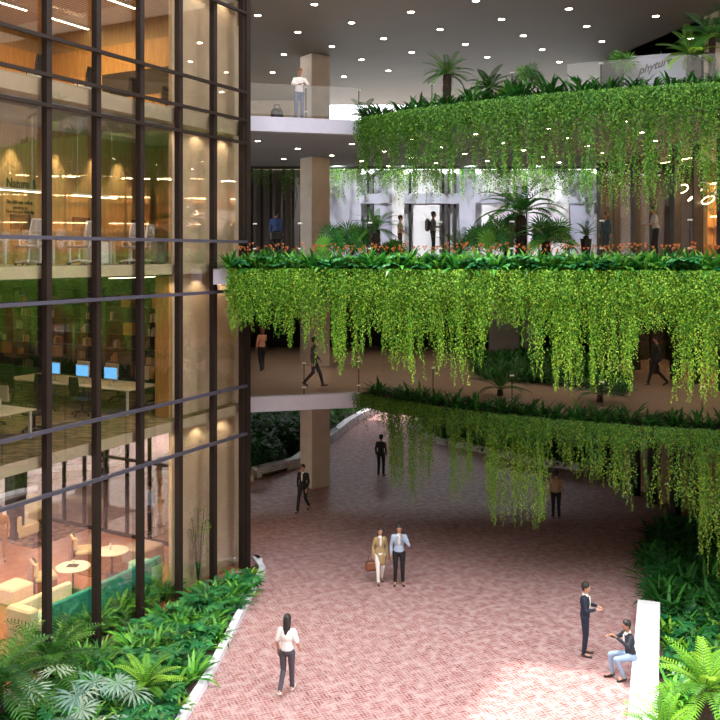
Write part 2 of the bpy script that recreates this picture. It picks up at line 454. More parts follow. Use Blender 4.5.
# L1 and L3 slabs behind the troughs
back1 = [(20, 42.4), (-12, 42.4), (-10.8, 31.5)]
back3 = [(20, 38.6), (-12, 38.6), (-10.8, 31.5)]
cin = inset(CURVE, TW)
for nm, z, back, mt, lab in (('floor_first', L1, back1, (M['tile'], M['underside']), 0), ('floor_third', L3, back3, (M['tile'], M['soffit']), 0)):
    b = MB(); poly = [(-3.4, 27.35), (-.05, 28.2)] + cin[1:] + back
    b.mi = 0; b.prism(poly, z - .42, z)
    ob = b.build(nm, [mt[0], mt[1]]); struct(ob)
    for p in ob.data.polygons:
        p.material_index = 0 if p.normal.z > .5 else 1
    # pale balcony fascia
    b = MB().strip(BAL, 0, .3, z - .46, z + .015)
    fo = b.build('trim_first' if z == L1 else 'trim_third', M['lilac']); struct(fo)
poly = inset(LINE2, TW) + [(20, 52), (-12, 52), (-10.8, 31.5), (-3.3, 27.0)]  # slab carried far back to keep sun off the rear ground
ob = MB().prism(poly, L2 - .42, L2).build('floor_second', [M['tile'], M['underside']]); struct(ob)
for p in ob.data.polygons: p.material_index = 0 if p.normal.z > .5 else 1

# ceiling with its far edge, roof of the left building
A = FP + FD * 10.0 + FM * 14; B = FP + FD * 10.0 - FM * 34
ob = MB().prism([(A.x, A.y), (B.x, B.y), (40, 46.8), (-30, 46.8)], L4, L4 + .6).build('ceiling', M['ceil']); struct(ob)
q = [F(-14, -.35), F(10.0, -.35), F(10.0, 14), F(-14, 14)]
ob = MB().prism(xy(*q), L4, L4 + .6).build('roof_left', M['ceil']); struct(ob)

# central column
b = MB(); b.box((0, 0, L4 / 2 + .0), (.90, .90, L4), bev=.02)
ob = b.build('column', M['colm']); ob.location = (-1.87, 35.3, 0); ob.rotation_euler = (0, 0, math.radians(36)); struct(ob)

# ---- planter troughs along the edges
def trough(nm, path, ztop, depth, zfl):
    b = MB().strip(path, 0, TW, ztop - depth, ztop - .12)
    b.mi = 1; b.strip(path, .04, TW - .02, ztop - .12, ztop - .03)
    b.mi = 0; b.strip(path, 0, .05, ztop - .12, ztop); b.strip(path, TW - .06, TW, ztop - .12, max(zfl, ztop))
    return tag(b.build(nm, [M['trough'], M['soil']]), kind='structure')
Z2 = EYE - .45
trough('trim_planter_first', CURVE, L1, .42, L1)
trough('trim_planter_second', LINE2, Z2, .75, L2)
trough('trim_planter_third', CURVE, L3, .42, L3)
BACKV = [(-6, 39.6), (16, 39.6)]
tag(MB().strip(BACKV, -1, 0, L3 - .45, L3).build('trim_planter_rear', M['trough']), kind='structure')
# white end bracket of the second-floor planter by the facade
b = MB().strip([(-4.2, 24.37), (-3.72, 24.25)], -.02, 1.0, Z2 - .42, Z2 + .02)
struct(b.build('trim_end', M['lilac']))

# ================================================================== LEFT BUILDING
U0, U1, WB = -14.0, 9.2, 14.0
def fbox(b, u0, u1, w0, w1, z0, z1):
    q = [F(u0, w0), F(u1, w0), F(u1, w1), F(u0, w1)]
    return b.prism(xy(*q), z0, z1)
ff = [('floor_lounge', .0, .03, M['deck']), ('floor_library', 4.72, 5.0, M['carpet']), ('floor_office', 9.04, 9.32, M['officefloor']), ('floor_studio', 13.22, 13.62, M['officefloor'])]
for nm, z0, z1, mt in ff:
    b = fbox(MB(), U0, 8.8, .12 if z0 > 0 else .05, WB, z0, z1); fbox(b, 8.8, U1 - .05, .5, WB, z0, z1); ob = b.build(nm, [mt, M['cream']])
    for p in ob.data.polygons:
        if p.normal.z < .5: p.material_index = 1
    struct(ob)
# ceiling linings
for nm, z, mt in (('ceiling_lounge', 4.66, M['cream']), ('ceiling_library', 8.98, M['darkwall']), ('ceiling_office', 13.16, M['soffit']), ('ceiling_studio', 17.45, M['slats'])):
    struct(fbox(MB(), U0, U1 - .05, .5, WB - .1, z - .0, z + .05).build(nm, mt))
# end wall by storey, rear walls
def wall(nm, u0, u1, w0, w1, z0, z1, mt):
    ob = fbox(MB(), u0, u1, w0, w1, z0, z1).build(nm, mt); struct(ob); return ob
wall('wall_library_end', U1 - .1, U1, 1.1, WB, 5.0, 9.0, M['darkwall'])
wall('wall_office_end', U1 - .1, U1, 1.1, 3.9, 9.32, 13.2, M['wood2'])
wall('wall_office_rear', U0, U1, 3.9, 4.0, 9.32, 13.2, M['wood2'])
wall('wall_studio_end', U1 - .1, U1, .1, 9.0, 16.72, 17.45, M['wood2'])
wall('wall_studio_panelling', U1 - .14, U1, 1.1, 9.0, 13.62, 16.72, M['wood'])
wall('wall_studio_rear', U0, U1, 9.0, 9.1, 16.72, 17.45, M['wood2'])
wall('wall_studio_rear_panelling', U0, U1, 8.96, 9.1, 13.62, 16.72, M['wood'])
wall('wall_library_rear', U0, U1, 12.0, 12.1, 5.0, 9.0, M['darkwall'])
wall('wall_far_left', U0, U0 + .1, .2, WB, 0, 17.8, M['darkwall'])
wall('wall_core', 6.07, 9.3, .5, .62, 0, 17.45, M['plaster'])
wall('wall_library_return', 6.0, 6.07, .55, 1.05, 5.0, 8.97, M['wood'])  # honey tone carries the strong yellow light on the core's side face
# dark sheet for the shade of a recess in the studio end wall
ob = fbox(MB(), U1 - .16, U1 - .13, 1.6, 6.2, 14.9, 15.75).build('trim_recess_shade', M['darkwall']); struct(ob)
# end glazing of the lounge
t = empty('window_2'); t['kind'] = 'structure'
b = MB()
for k in range(13): fbox(b, U1 - .12, U1, 1.1 + k * 1.0, 1.18 + k * 1.0, .03, 4.66)
fbox(b, U1 - .12, U1, 1.1, WB, .03, .12); fbox(b, U1 - .12, U1, 1.1, WB, 2.6, 2.68); fbox(b, U1 - .12, U1, 1.1, WB, 4.55, 4.66)
b.build('window_frame', M['fin'], t)
fbox(MB(), U1 - .07, U1 - .05, 1.1, WB, .1, 4.6).build('pane', M['glass'], t)

# curtain wall: fins, transoms, panes
t = empty('window_1'); t['kind'] = 'structure'
fins = [1.2 + 1.5 * k for k in range(-8, 5)] + [8.6]
for i, u in enumerate(fins):
    b = fbox(MB(), u - .075, u + .075, -.15, .02, 0, 17.75)
    b.mi = 1; fbox(b, u + .075, u + .092, -.05, .02, 0, 17.75)
    b.build('mullion', [M['fin'], M['rail']], t)
for z in (4.15, 5.6, 8.5, 9.97, 12.96, 13.65, 14.5, 16.9):
    b = MB(); fbox(b, U0, 8.66, -.22, -.13, z - .042, z + .042)
    b.build('transom', M['fin'] if z > 12 else M['rail'], t)  # one metal: light from above is put into the lower transoms' paler colour
for i in range(len(fins) - 1):
    b = MB()
    fbox(b, fins[i] + .065, fins[i + 1] - .065, -.006, .006, 0, 17.6)
    b.build('pane', M['glass'], t)
# corner fin / downpipe column at the end of the facade
b = MB(); fbox(b, 8.63, 8.84, -.2, .08, 0, 17.8)
struct(b.build('trim_corner', M['fin']))
wall('wall_side', 9.2, 9.3, .45, 1.2, 0, 17.8, M['darkwall'])

# ================================================================== RIGHT BUILDING
RA = Vector((10.3, 36.6, 0)); RB = Vector((15.6, 14.0, 0)); RDv = (RB - RA).normalized(); RN = Vector((-RDv.y, RDv.x, 0))  # RN points right/away
if RN.x < 0: RN = -RN
def Rr(s, n, z=0): return RA + RDv * s + RN * n + Vector((0, 0, z))
RLEN = (RB - RA).length
def rbox(b, s0, s1, n0, n1, z0, z1):
    return b.prism(xy(Rr(s0, n0), Rr(s1, n0), Rr(s1, n1), Rr(s0, n1)), z0, z1)
struct(rbox(MB(), 0, RLEN, 5, 5.2, 0, 17.8).build('wall_shop_rear', M['wood2']))
struct(rbox(MB(), 0, .12, 0.05, 5, 0, 17.8).build('wall_shop_end', M['darkwall']))
for z, nm in ((4.55, 'slab_shop_first'), (9.05, 'slab_shop_second'), (13.55, 'slab_shop_third')):
    struct(rbox(MB(), 0, RLEN, .02, 5, z, z + .43).build(nm, M['soffit']))
t = empty('window_3'); t['kind'] = 'structure'
k = 0; s = 0.0
while s < RLEN:
    for (z0, z1) in ((0, 4.5), (5, 9.0), (9.5, 13.5)):
        b = rbox(MB(), s, s + (.28 if k % 2 == 0 else .1), -.12, .16, z0, z1)
        b.build('mullion', M['dark'], t)
    s += 1.35; k += 1
for (z0, z1) in ((0, 4.5), (5, 9.0), (9.5, 13.5)):
    rbox(MB(), 0, RLEN, .02, .035, z0, z1).build('pane', M['shopglass'], t)
struct(rbox(MB(), 7.4, RLEN, -.1, .12, L3, L4).build('wall_right', M['plaster']))
struct(rbox(MB(), 0, 7.4, 3.0, 3.2, L3, L4).build('wall_right_recess', M['darkwall']))
struct(rbox(MB(), 0, RLEN, 0, 5, 17.8, 29).build('wall_reflection_block', M['darkwall']))  # unseen upper storeys added to block sky reflections in the curtain wall
# beige panels behind the ground-floor glazing
for a in range(8):
    struct(rbox(MB(), 1.0 + 2.7 * a, 2.6 + 2.7 * a, .6, .7, .0, 3.6).build('wall_panel', M['plaster']))

# ================================================================== REAR OF THE HALL
struct(MB().box((2.5, 42.2, 7.05), (24, .2, 4.1)).build('wall_rear_first', M['darkwall']))
b = MB()
for px in range(250, 600, 22): b.box((*W(px, 42.0)[:2], 7.0), (.14, .2, 4))
struct(b.build('trim_rear_posts', M['fin']))
# white partition on the first floor
b = MB().box((*W(514, 40.6)[:2], 6.8), (2.4, .2, 3.6)); b.mi = 1
b.box((*W(521, 40.4)[:2], 6.4), (.12, .22, 2.8))
struct(b.build('wall_partition', [M['white'], M['dark']]))
struct(MB().box((3.9, 43.6, 11.6), (16.8, .2, 4.2)).build('wall_gallery', M['white']))
# second-floor rear gallery: white wall pieces, lilac columns, dark mullions
b = MB(); b.box((4.0, 42.4, 12.35), (16.5, .5, .5)); struct(b.build('beam_rear', M['lilac']))
for i, (px, wd_, nm) in enumerate(((345, 1.6, 0), (383, .9, 0), (398, .6, 1), (426, 1.3, 1), (467, .8, 0), (503, 2.2, 1), (548, 2.0, 1), (581, 1.2, 0))):
    c = W(px, 42.3 + .2 * (i % 2)); h = 4.3
    struct(MB().box((c.x, c.y, 9.5 + h / 2), (wd_, .35, h)).build('wall_gallery_' + str(i + 1), M['lilac'] if nm == 0 else M['white']))
t = empty('window_4'); t['kind'] = 'structure'
for px in (368, 374, 410, 443, 449, 455, 527):
    c = W(px, 42.8); MB().box((c.x, c.y, 11.6), (.12, .15, 4.2)).build('mullion', M['dark'] if px % 3 else M['lilac'], t)
# dark glazed wall at the rear left, second floor
b = MB().box((-5.2, 41.0, 11.6), (5.6, .2, 4.1)); struct(b.build('wall_rear_second', M['underside']))
b = MB()
for px in (252, 262, 271, 284, 293): b.box((*W(px, 40.6)[:2], 11.6), (.12, .15, 4.1))
struct(b.build('trim_rear_mullions', M['fin']))
# rear wall bit on the third floor
struct(MB().box((-7.5, 45.5, 15.9), (10.0, .2, 3.8)).build('wall_rear_third', M['plaster']))
struct(MB().box((-16.2, 45.5, 7), (.3, 27, 14)).build('wall_west_light_block', M['darkwall']))  # unseen wall added to keep light from the left off the rear
struct(MB().box((13.5, 47.0, 7), (.3, 21, 14)).build('wall_east_light_block', M['darkwall']))  # unseen wall added against light from the open right side
# unseen wall behind the ground garden, raised to keep sky light out
struct(MB().box((-1.5, 56.5, 4.9), (30, .3, 9.8)).build('wall_rear_light_block', M['darkwall']))

# ================================================================== DOWNLIGHTS
def lamp_proto():
    r = empty('ceiling_downlight', (0, 0, -50), 0, 'x', 'downlight')
    MB().lathe((0, 0, 0), [(.17, 0), (.17, -.015), (.135, -.02), (.13, -.005)], 16).build('trim_ring', M['white'], r)
    MB().lathe((0, 0, 0), [(.125, -.018), (.125, -.008)], 16).build('lamp_lens', M['lamp'], r)
    return r
LP = lamp_proto(); LPn = [0]
def lamp_at(p, label, group, sc=1.0):
    if LPn[0] == 0: o = LP; o.location = p; o['label'] = label; o['group'] = group; o.scale = (sc,) * 3
    else: o = copy_tree(LP, p, 0, label, sc, group)
    LPn[0] += 1
z4 = [(80,44),(243,12),(195,92),(350,65),(521,34),(293,133),(442,110),(605,84),(155,156),(379,171),(523,150),(678,127),(123,208),(328,220),(456,203),(708,2)]
z5 = [(18,2),(285,25),(535,46),(91,55),(336,75),(153,102),(380,119),(208,142),(50,164),(257,178)]
seen = [(230 + x * .3472, y * .3472) for x, y in z4] + [(470 + x * .3472, y * .3472) for x, y in z5[1:]]
for px, py in seen:
    Y = (L4 - EYE) * FPX / (HOR - py); lamp_at((*W(px, Y)[:2], L4), 'round recessed downlight in the high brown ceiling', 'downlights in the high ceiling', .8)
for px, py in ((40, 20), (90, 50), (150, 38), (205, 75), (170, 90)):   # seen mirrored in the curtain wall
    Y = (L4 - EYE) * FPX / (HOR - py); lamp_at((*W(720 - px * .6 + 60, Y)[:2], L4), 'round recessed downlight in the high brown ceiling', 'downlights in the high ceiling')
z4b = [(80,405),(351,414),(195,427),(293,447),(155,457),(123,481),(329,487),(443,435),(522,400),(606,423),(676,442),(380,463),(524,454),(594,469),(456,478),(708,385)]
z5b = [(92,411),(155,432),(210,451),(50,462),(257,467),(226,369),(285,396),(338,419),(382,440),(422,458),(458,474),(452,349),(498,380),(533,405),(568,429),(600,448),(624,464),(642,479),(664,491),(708,329),(710,498)]
for px, py in [(230 + x * .3472, y * .3472) for x, y in z4b] + [(470 + x * .3472, y * .3472) for x, y in z5b]:
    Y = (13.58 - EYE) * FPX / (HOR - py); lamp_at((*W(px, Y)[:2], 13.575), 'round recessed downlight under the third-floor slab', 'downlights under the third floor slab', .68)

# ================================================================== GLASS BALUSTRADES
def balustrade(name, path, z0, h, posts, label, inset_d=0.0, postmat='steel', gl='railglass', glass_path=None):
    r = empty(name, (path[0][0], path[0][1], z0), 0, label, 'balustrade')
    inv = Matrix.Translation((-path[0][0], -path[0][1], -z0))
    b = MB(); b.T = inv; b.strip(glass_path or path, -.006, .006, z0 + .12, z0 + h); b.build('glass_panel', M[gl], r)
    for (x, y) in posts:
        b = MB(); b.T = inv
        b.cyl((x, y, z0 - .0), (x, y, z0 + h - .03), .014, n=8); b.mi = 1
        b.box((x, y, z0 + .25), (.13, .06, .045), bev=.01); b.box((x, y, z0 + h - .06), (.13, .06, .045), bev=.01)
        b.build('post', [M['fin'], M[postmat]], r)
    return r
BP1 = [(p[0], p[1]) for p in inset(BAL, .16)]
def on_path(path, px):
    best = None
    for i in range(len(path) - 1):
        a, c = Vector(path[i]), Vector(path[i + 1])
        k = (px - 360) / FPX
        den = (c.x - a.x) - k * (c.y - a.y)
        if abs(den) < 1e-9: continue
        t_ = (k * a.y - a.x) / den
        if -.01 <= t_ <= 1.01:
            q = a + (c - a) * t_
            if best is None or q.y < best[1]: best = (q.x, q.y)
    return best
CB = [q for q in inset(CURVE, TW + .05) if q[0] < 13.2]
balustrade('glass_balustrade', BP1, L1, 1.1, [BP1[0], on_path(BP1, 304), BP1[1]], 'glass balustrade along the pale first-floor balcony edge')
balustrade('glass_balustrade', BP1, L3, 1.1, [on_path(BP1, 306), BP1[1]], 'glass balustrade along the pale third-floor balcony edge', gl='railglass2')
balustrade('glass_balustrade', CB, L1, 1.05, [p for p in (on_path(CB, x) for x in (380, 433, 512, 602, 702)) if p], 'glass balustrade behind the shaded first-floor planter')
balustrade('glass_balustrade', CB, L3, 1.05, [p for p in (on_path(CB, x) for x in (380, 432, 512, 601, 702)) if p], 'glass balustrade behind the top planter with palms', gl='railglass2', glass_path=[q for q in CB if 360 + q[0] / q[1] * FPX > 566])
C2 = [q for q in inset(LINE2, TW + .1) if q[0] < 12.9]
balustrade('glass_balustrade', C2, L2, 1.05, [p for p in (on_path(C2, x) for x in (255, 300, 370, 440, 512, 602, 690)) if p], 'glass balustrade behind the bright green second-floor planter')
# ================================================================== HANGING VINES
def leaf_cloud(name, C, A, Nn, ln, wd, val, matl):
    """one rhombic leaf per row: base C, axis A, normal Nn, length ln, width wd"""
    n = len(C)
    A = A / np.linalg.norm(A, axis=1, keepdims=True)
    Sd = np.cross(A, Nn); Sd /= (np.linalg.norm(Sd, axis=1, keepdims=True) + 1e-9)
    ln = ln[:, None]; wd = wd[:, None]
    V = np.stack([C, C + A * ln * .45 + Sd * wd * .5, C + A * ln, C + A * ln * .45 - Sd * wd * .5], 1).reshape(-1, 3)
    me = bpy.data.meshes.new(name)
    me.vertices.add(4 * n); me.vertices.foreach_set('co', V.astype(np.float32).ravel())
    me.loops.add(4 * n); me.loops.foreach_set('vertex_index', np.arange(4 * n, dtype=np.int32))
    me.polygons.add(n); me.polygons.foreach_set('loop_start', np.arange(0, 4 * n, 4, dtype=np.int32))
    me.materials.append(matl)
    at = me.attributes.new('leaf', 'FLOAT', 'FACE'); at.data.foreach_set('value', val.astype(np.float32))
    me.update(calc_edges=True)
    o = bpy.data.objects.new(name, me); COL.objects.link(o)
    return o

def vines(name, path, ztop, prof, dens, matdens, matlen, matl, label, group=None, px0=None, px1=None, leaf=.052, step=.024, thick=.32, yellow=1.0):
    """prof: list of (px, length, keep) giving strand length and share of long strands against image column of the edge"""
    P = np.array([(p[0], p[1]) for p in path]); seg = np.diff(P, axis=0); sl_ = np.hypot(seg[:, 0], seg[:, 1]); cum = np.concatenate([[0], np.cumsum(sl_)])
    tot = cum[-1]
    pr = np.array(prof, float)
    def at(s):
        i = np.clip(np.searchsorted(cum, s, side='right') - 1, 0, len(seg) - 1)
        t = (s - cum[i]) / sl_[i]
        p = P[i] + seg[i] * t[:, None]; d = seg[i] / sl_[i][:, None]
        out = np.stack([d[:, 1], -d[:, 0]], 1)
        return p, d, out
    C = []; A = []; Nn = []; LN = []; WD = []; VAL = []
    # long strands
    ns = int(tot * dens); s = np.sort(rng.random(ns) * tot)
    # cluster strands into tufts
    s = np.clip(s + .05 * np.sin(s * 9.0) + .04 * np.sin(s * 23 + 1.3), 0, tot)
    nm_ = int(tot * matdens); sm = rng.random(nm_) * tot
    alls = np.concatenate([s, sm]); ismat = np.concatenate([np.zeros(ns, bool), np.ones(nm_, bool)])
    p, d, out = at(alls)
    px = 360 + p[:, 0] / p[:, 1] * FPX
    Lmax = np.interp(px, pr[:, 0], pr[:, 1]); keep = np.interp(px, pr[:, 0], pr[:, 2])
    clump = .5 + .5 * np.sin(alls * 3.1 + 2 * np.sin(alls * 1.3)) * np.sin(alls * 7.7 + 1)
    L_ = np.where(ismat, matlen * (.45 + .75 * rng.random(len(alls))) * (.8 + .4 * clump), Lmax * (.62 + .50 * rng.random(len(alls)) ** .6) * (.90 + .2 * clump))
    L_ = np.where(ismat, np.minimum(L_, Lmax * 1.0), L_)
    ok = ismat | (rng.random(len(alls)) < keep)
    for i in np.nonzero(ok)[0]:
        k = max(3, int(L_[i] / step)); t = (np.arange(k) + rng.random(k)) / k
        off = rng.normal(.10 if ismat[i] else .06, .09) + thick * .5 * np.sin(PI * np.minimum(1, t * L_[i] / 1.1 + .1)) * (rng.random() if ismat[i] else .5)
        taper = np.where(t > .8, (1.05 - t) / .25, 1.0)
        w = (.055 if ismat[i] else .026) * taper + .010
        jx = rng.normal(0, 1, k) * w; jy = rng.normal(0, 1, k) * w
        sway = .05 * np.sin(t * L_[i] * 2.2 + rng.random() * 6)
        c = np.zeros((k, 3))
        c[:, 0] = p[i, 0] + out[i, 0] * (off + jy) + d[i, 0] * (jx + sway)
        c[:, 1] = p[i, 1] + out[i, 1] * (off + jy) + d[i, 1] * (jx + sway)
        c[:, 2] = ztop + .06 - t * L_[i]
        a = np.stack([out[i, 0] * .5 + rng.normal(0, .55, k), out[i, 1] * .5 + rng.normal(0, .55, k), -.9 + rng.normal(0, .3, k)], 1)
        nn = np.stack([out[i, 0] + rng.normal(0, .5, k), out[i, 1] + rng.normal(0, .5, k), .5 + rng.normal(0, .5, k)], 1)
        C.append(c); A.append(a); Nn.append(nn)
        f = leaf * (.7 + .6 * rng.random(k)) * np.where(t > .85, .75, 1)
        LN.append(f); WD.append(f * .75)
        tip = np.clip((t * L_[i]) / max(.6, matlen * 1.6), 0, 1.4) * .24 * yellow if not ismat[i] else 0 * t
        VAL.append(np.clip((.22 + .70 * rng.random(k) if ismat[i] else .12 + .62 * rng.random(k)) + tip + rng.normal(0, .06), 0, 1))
    o = leaf_cloud(name, np.concatenate(C), np.concatenate(A), np.concatenate(Nn), np.concatenate(LN), np.concatenate(WD), np.concatenate(VAL), matl)
    return tag(o, label, 'vines', group, 'stuff')

prof2 = [(200,1.8,.8),(232,1.8,.9),(252,1.7,.6),(268,1.6,.5),(280,1.9,.45),(296,2.0,.4),(304,2.2,.45),(335,2.4,.5),(345,2.6,.75),(362,2.4,.6),(378,2.0,.4),(395,2.6,.8),(440,2.7,.7),(470,2.8,.6),(482,2.5,.6),(490,1.5,.35),(515,1.4,.3),(528,2.5,.7),(560,2.8,.75),(600,2.9,.8),(630,2.9,.7),(638,1.6,.3),(664,1.6,.3),(672,2.9,.7),(705,3.1,.8),(760,3.0,.7),(1000,2.8,.7)]
vines('hanging_vines', LINE2, Z2, prof2, 46, 75, 1.5, M['vineA'], 'bright green curtain of hanging vines spilling from the second-floor planter', leaf=.053)
prof3 = [(300,2.0,.6),(370,2.3,.7),(420,2.3,.6),(480,2.4,.7),(540,2.6,.6),(570,3.0,.55),(600,3.1,.5),(640,2.9,.6),(700,3.0,.7),(760,2.9,.6),(1000,2.8,.5)]
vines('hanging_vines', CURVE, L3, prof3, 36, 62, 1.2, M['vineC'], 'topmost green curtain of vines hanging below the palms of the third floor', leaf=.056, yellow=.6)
prof1 = [(300,1.2,.4),(366,1.2,.15),(388,.9,.08),(393,2.5,.9),(430,2.6,.9),(437,1.1,.2),(447,1.1,.3),(451,2.6,1),(470,2.7,.95),(474,1.2,.3),(482,1.2,.3),(487,2.8,1),(545,2.9,.95),(552,1.2,.4),(600,1.6,.35),(640,2.0,.35),(690,2.3,.4),(698,3.2,.8),(760,3.2,.8),(1000,3,.7)]
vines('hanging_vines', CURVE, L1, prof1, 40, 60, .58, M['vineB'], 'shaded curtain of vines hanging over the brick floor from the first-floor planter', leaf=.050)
profb = [(200,1.2,.6),(250,1.5,.8),(300,1.7,.8),(400,1.8,.8),(560,1.7,.7),(900,1.5,.6)]
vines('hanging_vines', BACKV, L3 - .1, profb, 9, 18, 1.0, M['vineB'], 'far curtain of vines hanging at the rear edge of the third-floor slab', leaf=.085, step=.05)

# ================================================================== PLANTS
def blade(b, base, az, el, ln, wd, droop, segs=4, fold=0.0):
    pts = []; p = Vector(base); e = el
    for i in range(segs + 1):
        pts.append(p.copy())
        d = Vector((math.cos(az) * math.cos(e), math.sin(az) * math.cos(e), math.sin(e)))
        p = p + d * (ln / segs); e -= droop / segs
    side = Vector((-math.sin(az), math.cos(az), 0)); vs = []
    for i, q in enumerate(pts):
        t = i / segs; w = wd * .5 * (math.sin(PI * min(1, t * .93 + .07)) ** .8 if t < 1 else 0.03)
        vs += [q - side * w, q + side * w]
    b.add(vs, [(2 * i, 2 * i + 1, 2 * i + 3, 2 * i + 2) for i in range(segs)])

def clump(seed, n, ln, wd, e0, e1, droop, mats, flower=0):
    R = random.Random(seed); b = MB()
    for i in range(n):
        b.leaf = R.random() ** .8
        r = R.random() * ln * .28; a = R.random() * 2 * PI; az = a + R.uniform(-.6, .6)
        el = R.uniform(e0, e1)
        blade(b, (math.cos(a) * r, math.sin(a) * r, R.uniform(0, .05)), az, el, ln * R.uniform(.6, 1.1), wd * R.uniform(.7, 1.2), droop * R.uniform(.6, 1.3))
    if flower:
        b.mi = 1
        for i in range(flower):
            a = R.random() * 2 * PI; r = R.random() * ln * .4; h = ln * R.uniform(.75, 1.15)
            for k in range(5): blade(b, (math.cos(a) * r, math.sin(a) * r, h - .06), a + k * 1.26, 1.1, .06, .024, .4, 2)
    return b.mesh('leafy_clump', mats)

def broad(seed, n, ln, mats):
    """stalks with big lobed leaves"""
    R = random.Random(seed); b = MB()
    for i in range(n):
        b.leaf = R.random(); az = R.random() * 2 * PI; el = R.uniform(.5, 1.3); st = ln * R.uniform(.5, 1.0)
        tip = Vector((math.cos(az) * math.cos(el), math.sin(az) * math.cos(el), math.sin(el))) * st
        blade(b, (0, 0, 0), az, el, st, .02, .0, 2)
        L_ = ln * R.uniform(.55, .85)
        for k in range(-3, 4):
            blade(b, tip, az + k * .42, .35 - abs(k) * .12, L_ * (1 - abs(k) * .12), L_ * .30, 1.0, 3)
    return b.mesh('broad_clump', mats)

def frond(b, base, az, el, ln, droop, lw, ll, pairs=14, segs=10, up=.25, rach=1):
    pts = []; dirs = []; p = Vector(base); e = el
    for i in range(segs + 1):
        d = Vector((math.cos(az) * math.cos(e), math.sin(az) * math.cos(e), math.sin(e)))
        pts.append(p.copy()); dirs.append(d); p = p + d * (ln / segs); e -= droop / segs
    side = Vector((-math.sin(az), math.cos(az), 0))
    m0 = b.mi; b.mi = rach; b.tube(pts, [.014 * (1.1 - i / segs) for i in range(segs + 1)], 4); b.mi = m0
    for j in range(pairs * 2):
        t = .14 + .86 * (j // 2) / pairs; x = t * segs; i = min(int(x), segs - 1); f = x - i
        q = pts[i].lerp(pts[i + 1], f); d = dirs[i]; nrm = side.cross(d) * -1
        if nrm.z < 0: nrm = -nrm
        sg = 1 if j % 2 else -1
        l = ll * (math.sin(PI * (t * .82 + .13)) ** .7); ax = (side * sg + d * .55 + nrm * up).normalized()
        w = d * lw * .5
        mid = q + ax * l * .5; tip = q + ax * l - Vector((0, 0, l * .18))
        b.add([q - w * .5, q + w * .5, mid + w, tip, mid - w], [(0, 1, 2, 3, 4)])

def palm_fronds(seed, n, ln, base, e0, e1, droop, lw=.035, ll=.26, pairs=16):
    R = random.Random(seed); b = MB()
    for i in range(n):
        b.leaf = R.random(); az = 2 * PI * i * .618 + R.uniform(-.2, .2); el = e0 + (e1 - e0) * (i / max(1, n - 1)) + R.uniform(-.1, .1)
        frond(b, base, az, el, ln * R.uniform(.8, 1.1), droop * R.uniform(.8, 1.2), lw, ll, pairs)
    return b

def fan(b, c, nrm, r, n=20, spread=PI * 1.7, wd=.05, up=None):
    nrm = Vector(nrm).normalized(); x = nrm.orthogonal().normalized() if up is None else (Vector(up) - nrm * nrm.dot(Vector(up))).normalized(); y = nrm.cross(x)
    for i in range(n):
        a = -spread / 2 + spread * i / (n - 1); d = x * math.cos(a) + y * math.sin(a); s_ = nrm.cross(d)
        l = r * (1 - .12 * (i % 2)); c0 = Vector(c)
        m_ = c0 + d * l * .55 + nrm * (.02 if i % 2 else -.02); t_ = c0 + d * l - nrm * l * .16
        b.add([c0, m_ - s_ * wd * .5, t_, m_ + s_ * wd * .5], [(0, 1, 2, 3)])

def fan_plant(seed, n, r, stalk, e0=.4, e1=1.35, upz=.8):
    R = random.Random(seed); b = MB()
    for i in range(n):
        b.leaf = R.random(); az = 2 * PI * i * .618 + R.random() * .4; el = R.uniform(e0, e1)
        d = Vector((math.cos(az) * math.cos(el), math.sin(az) * math.cos(el), math.sin(el)))
        st = stalk * R.uniform(.7, 1.1); b.mi = 1; b.tube([(0, 0, 0), d * st * .5 + Vector((0, 0, .03)), d * st], .012, 4); b.mi = 0
        fan(b, d * st, (d * .6 + Vector((0, 0, upz)) if upz > .5 else d.cross(Vector((0, 0, 1))).normalized() * R.choice((-.6, .6)) + d * .4 - Vector((0, 1, 0)) * .5), r * R.uniform(.8, 1.1), 22, PI * 1.75, r * .11, up=d)
    return b

def plant(name, me, loc, rz, sc, label, cat='plant', group=None):
    o = bpy.data.objects.new(name, me); COL.objects.link(o); o.location = loc; o.rotation_euler = (0, 0, rz)
    o.scale = (sc,) * 3
    return tag(o, label, cat, group)

CL = [clump(i, 36, .62, .085, .35, 1.35, 1.3, [M['leafA']]) for i in range(4)]
CLc = [clump(20 + i, 24, .60, .08, .4, 1.35, 1.2, [M['leafC']]) for i in range(2)]
CLd = [clump(60 + i, 30, .62, .075, .4, 1.4, 1.2, [M['leafF']]) for i in range(3)]
BR = [broad(40 + i, 11, .42, [M['leafB']]) for i in range(3)]
FL = [clump(50 + i, 22, .55, .06, .6, 1.45, .8, [M['leafA'], M['flower']], 6) for i in range(3)]
FE = []
for i in range(2):
    FE.append(palm_fronds(70 + i, 16, .62, (0, 0, .02), .5, 1.2, 1.3, .03, .13, 14).mesh('fern_clump', [M['leafB'], M['stem']]))
HG = []
for i in range(3):   # bushy shrub: leaf ball
    R = random.Random(90 + i); b = MB()
    for k in range(260):
        b.leaf = R.random(); a = R.random() * 2 * PI; z = R.random() ** .8; r = math.sqrt(max(0, 1 - (z * .95) ** 2)) * .55 * R.uniform(.8, 1.05)
        blade(b, (math.cos(a) * r, math.sin(a) * r, z * .85), a + R.uniform(-.7, .7), R.uniform(-.3, .9), .2, .075, .7, 2)
    for k in range(5):
        a = k * 1.26; b.leaf = 0; b.tube([(0, 0, 0), (math.cos(a) * .3, math.sin(a) * .3, .6)], .012, 4)
    HG.append(b.mesh('shrub_ball', [M['leafF']]))
HGb = []
for me in HG[:2]:
    m2 = me.copy(); m2.materials.clear(); m2.materials.append(M['leafA']); HGb.append(m2)

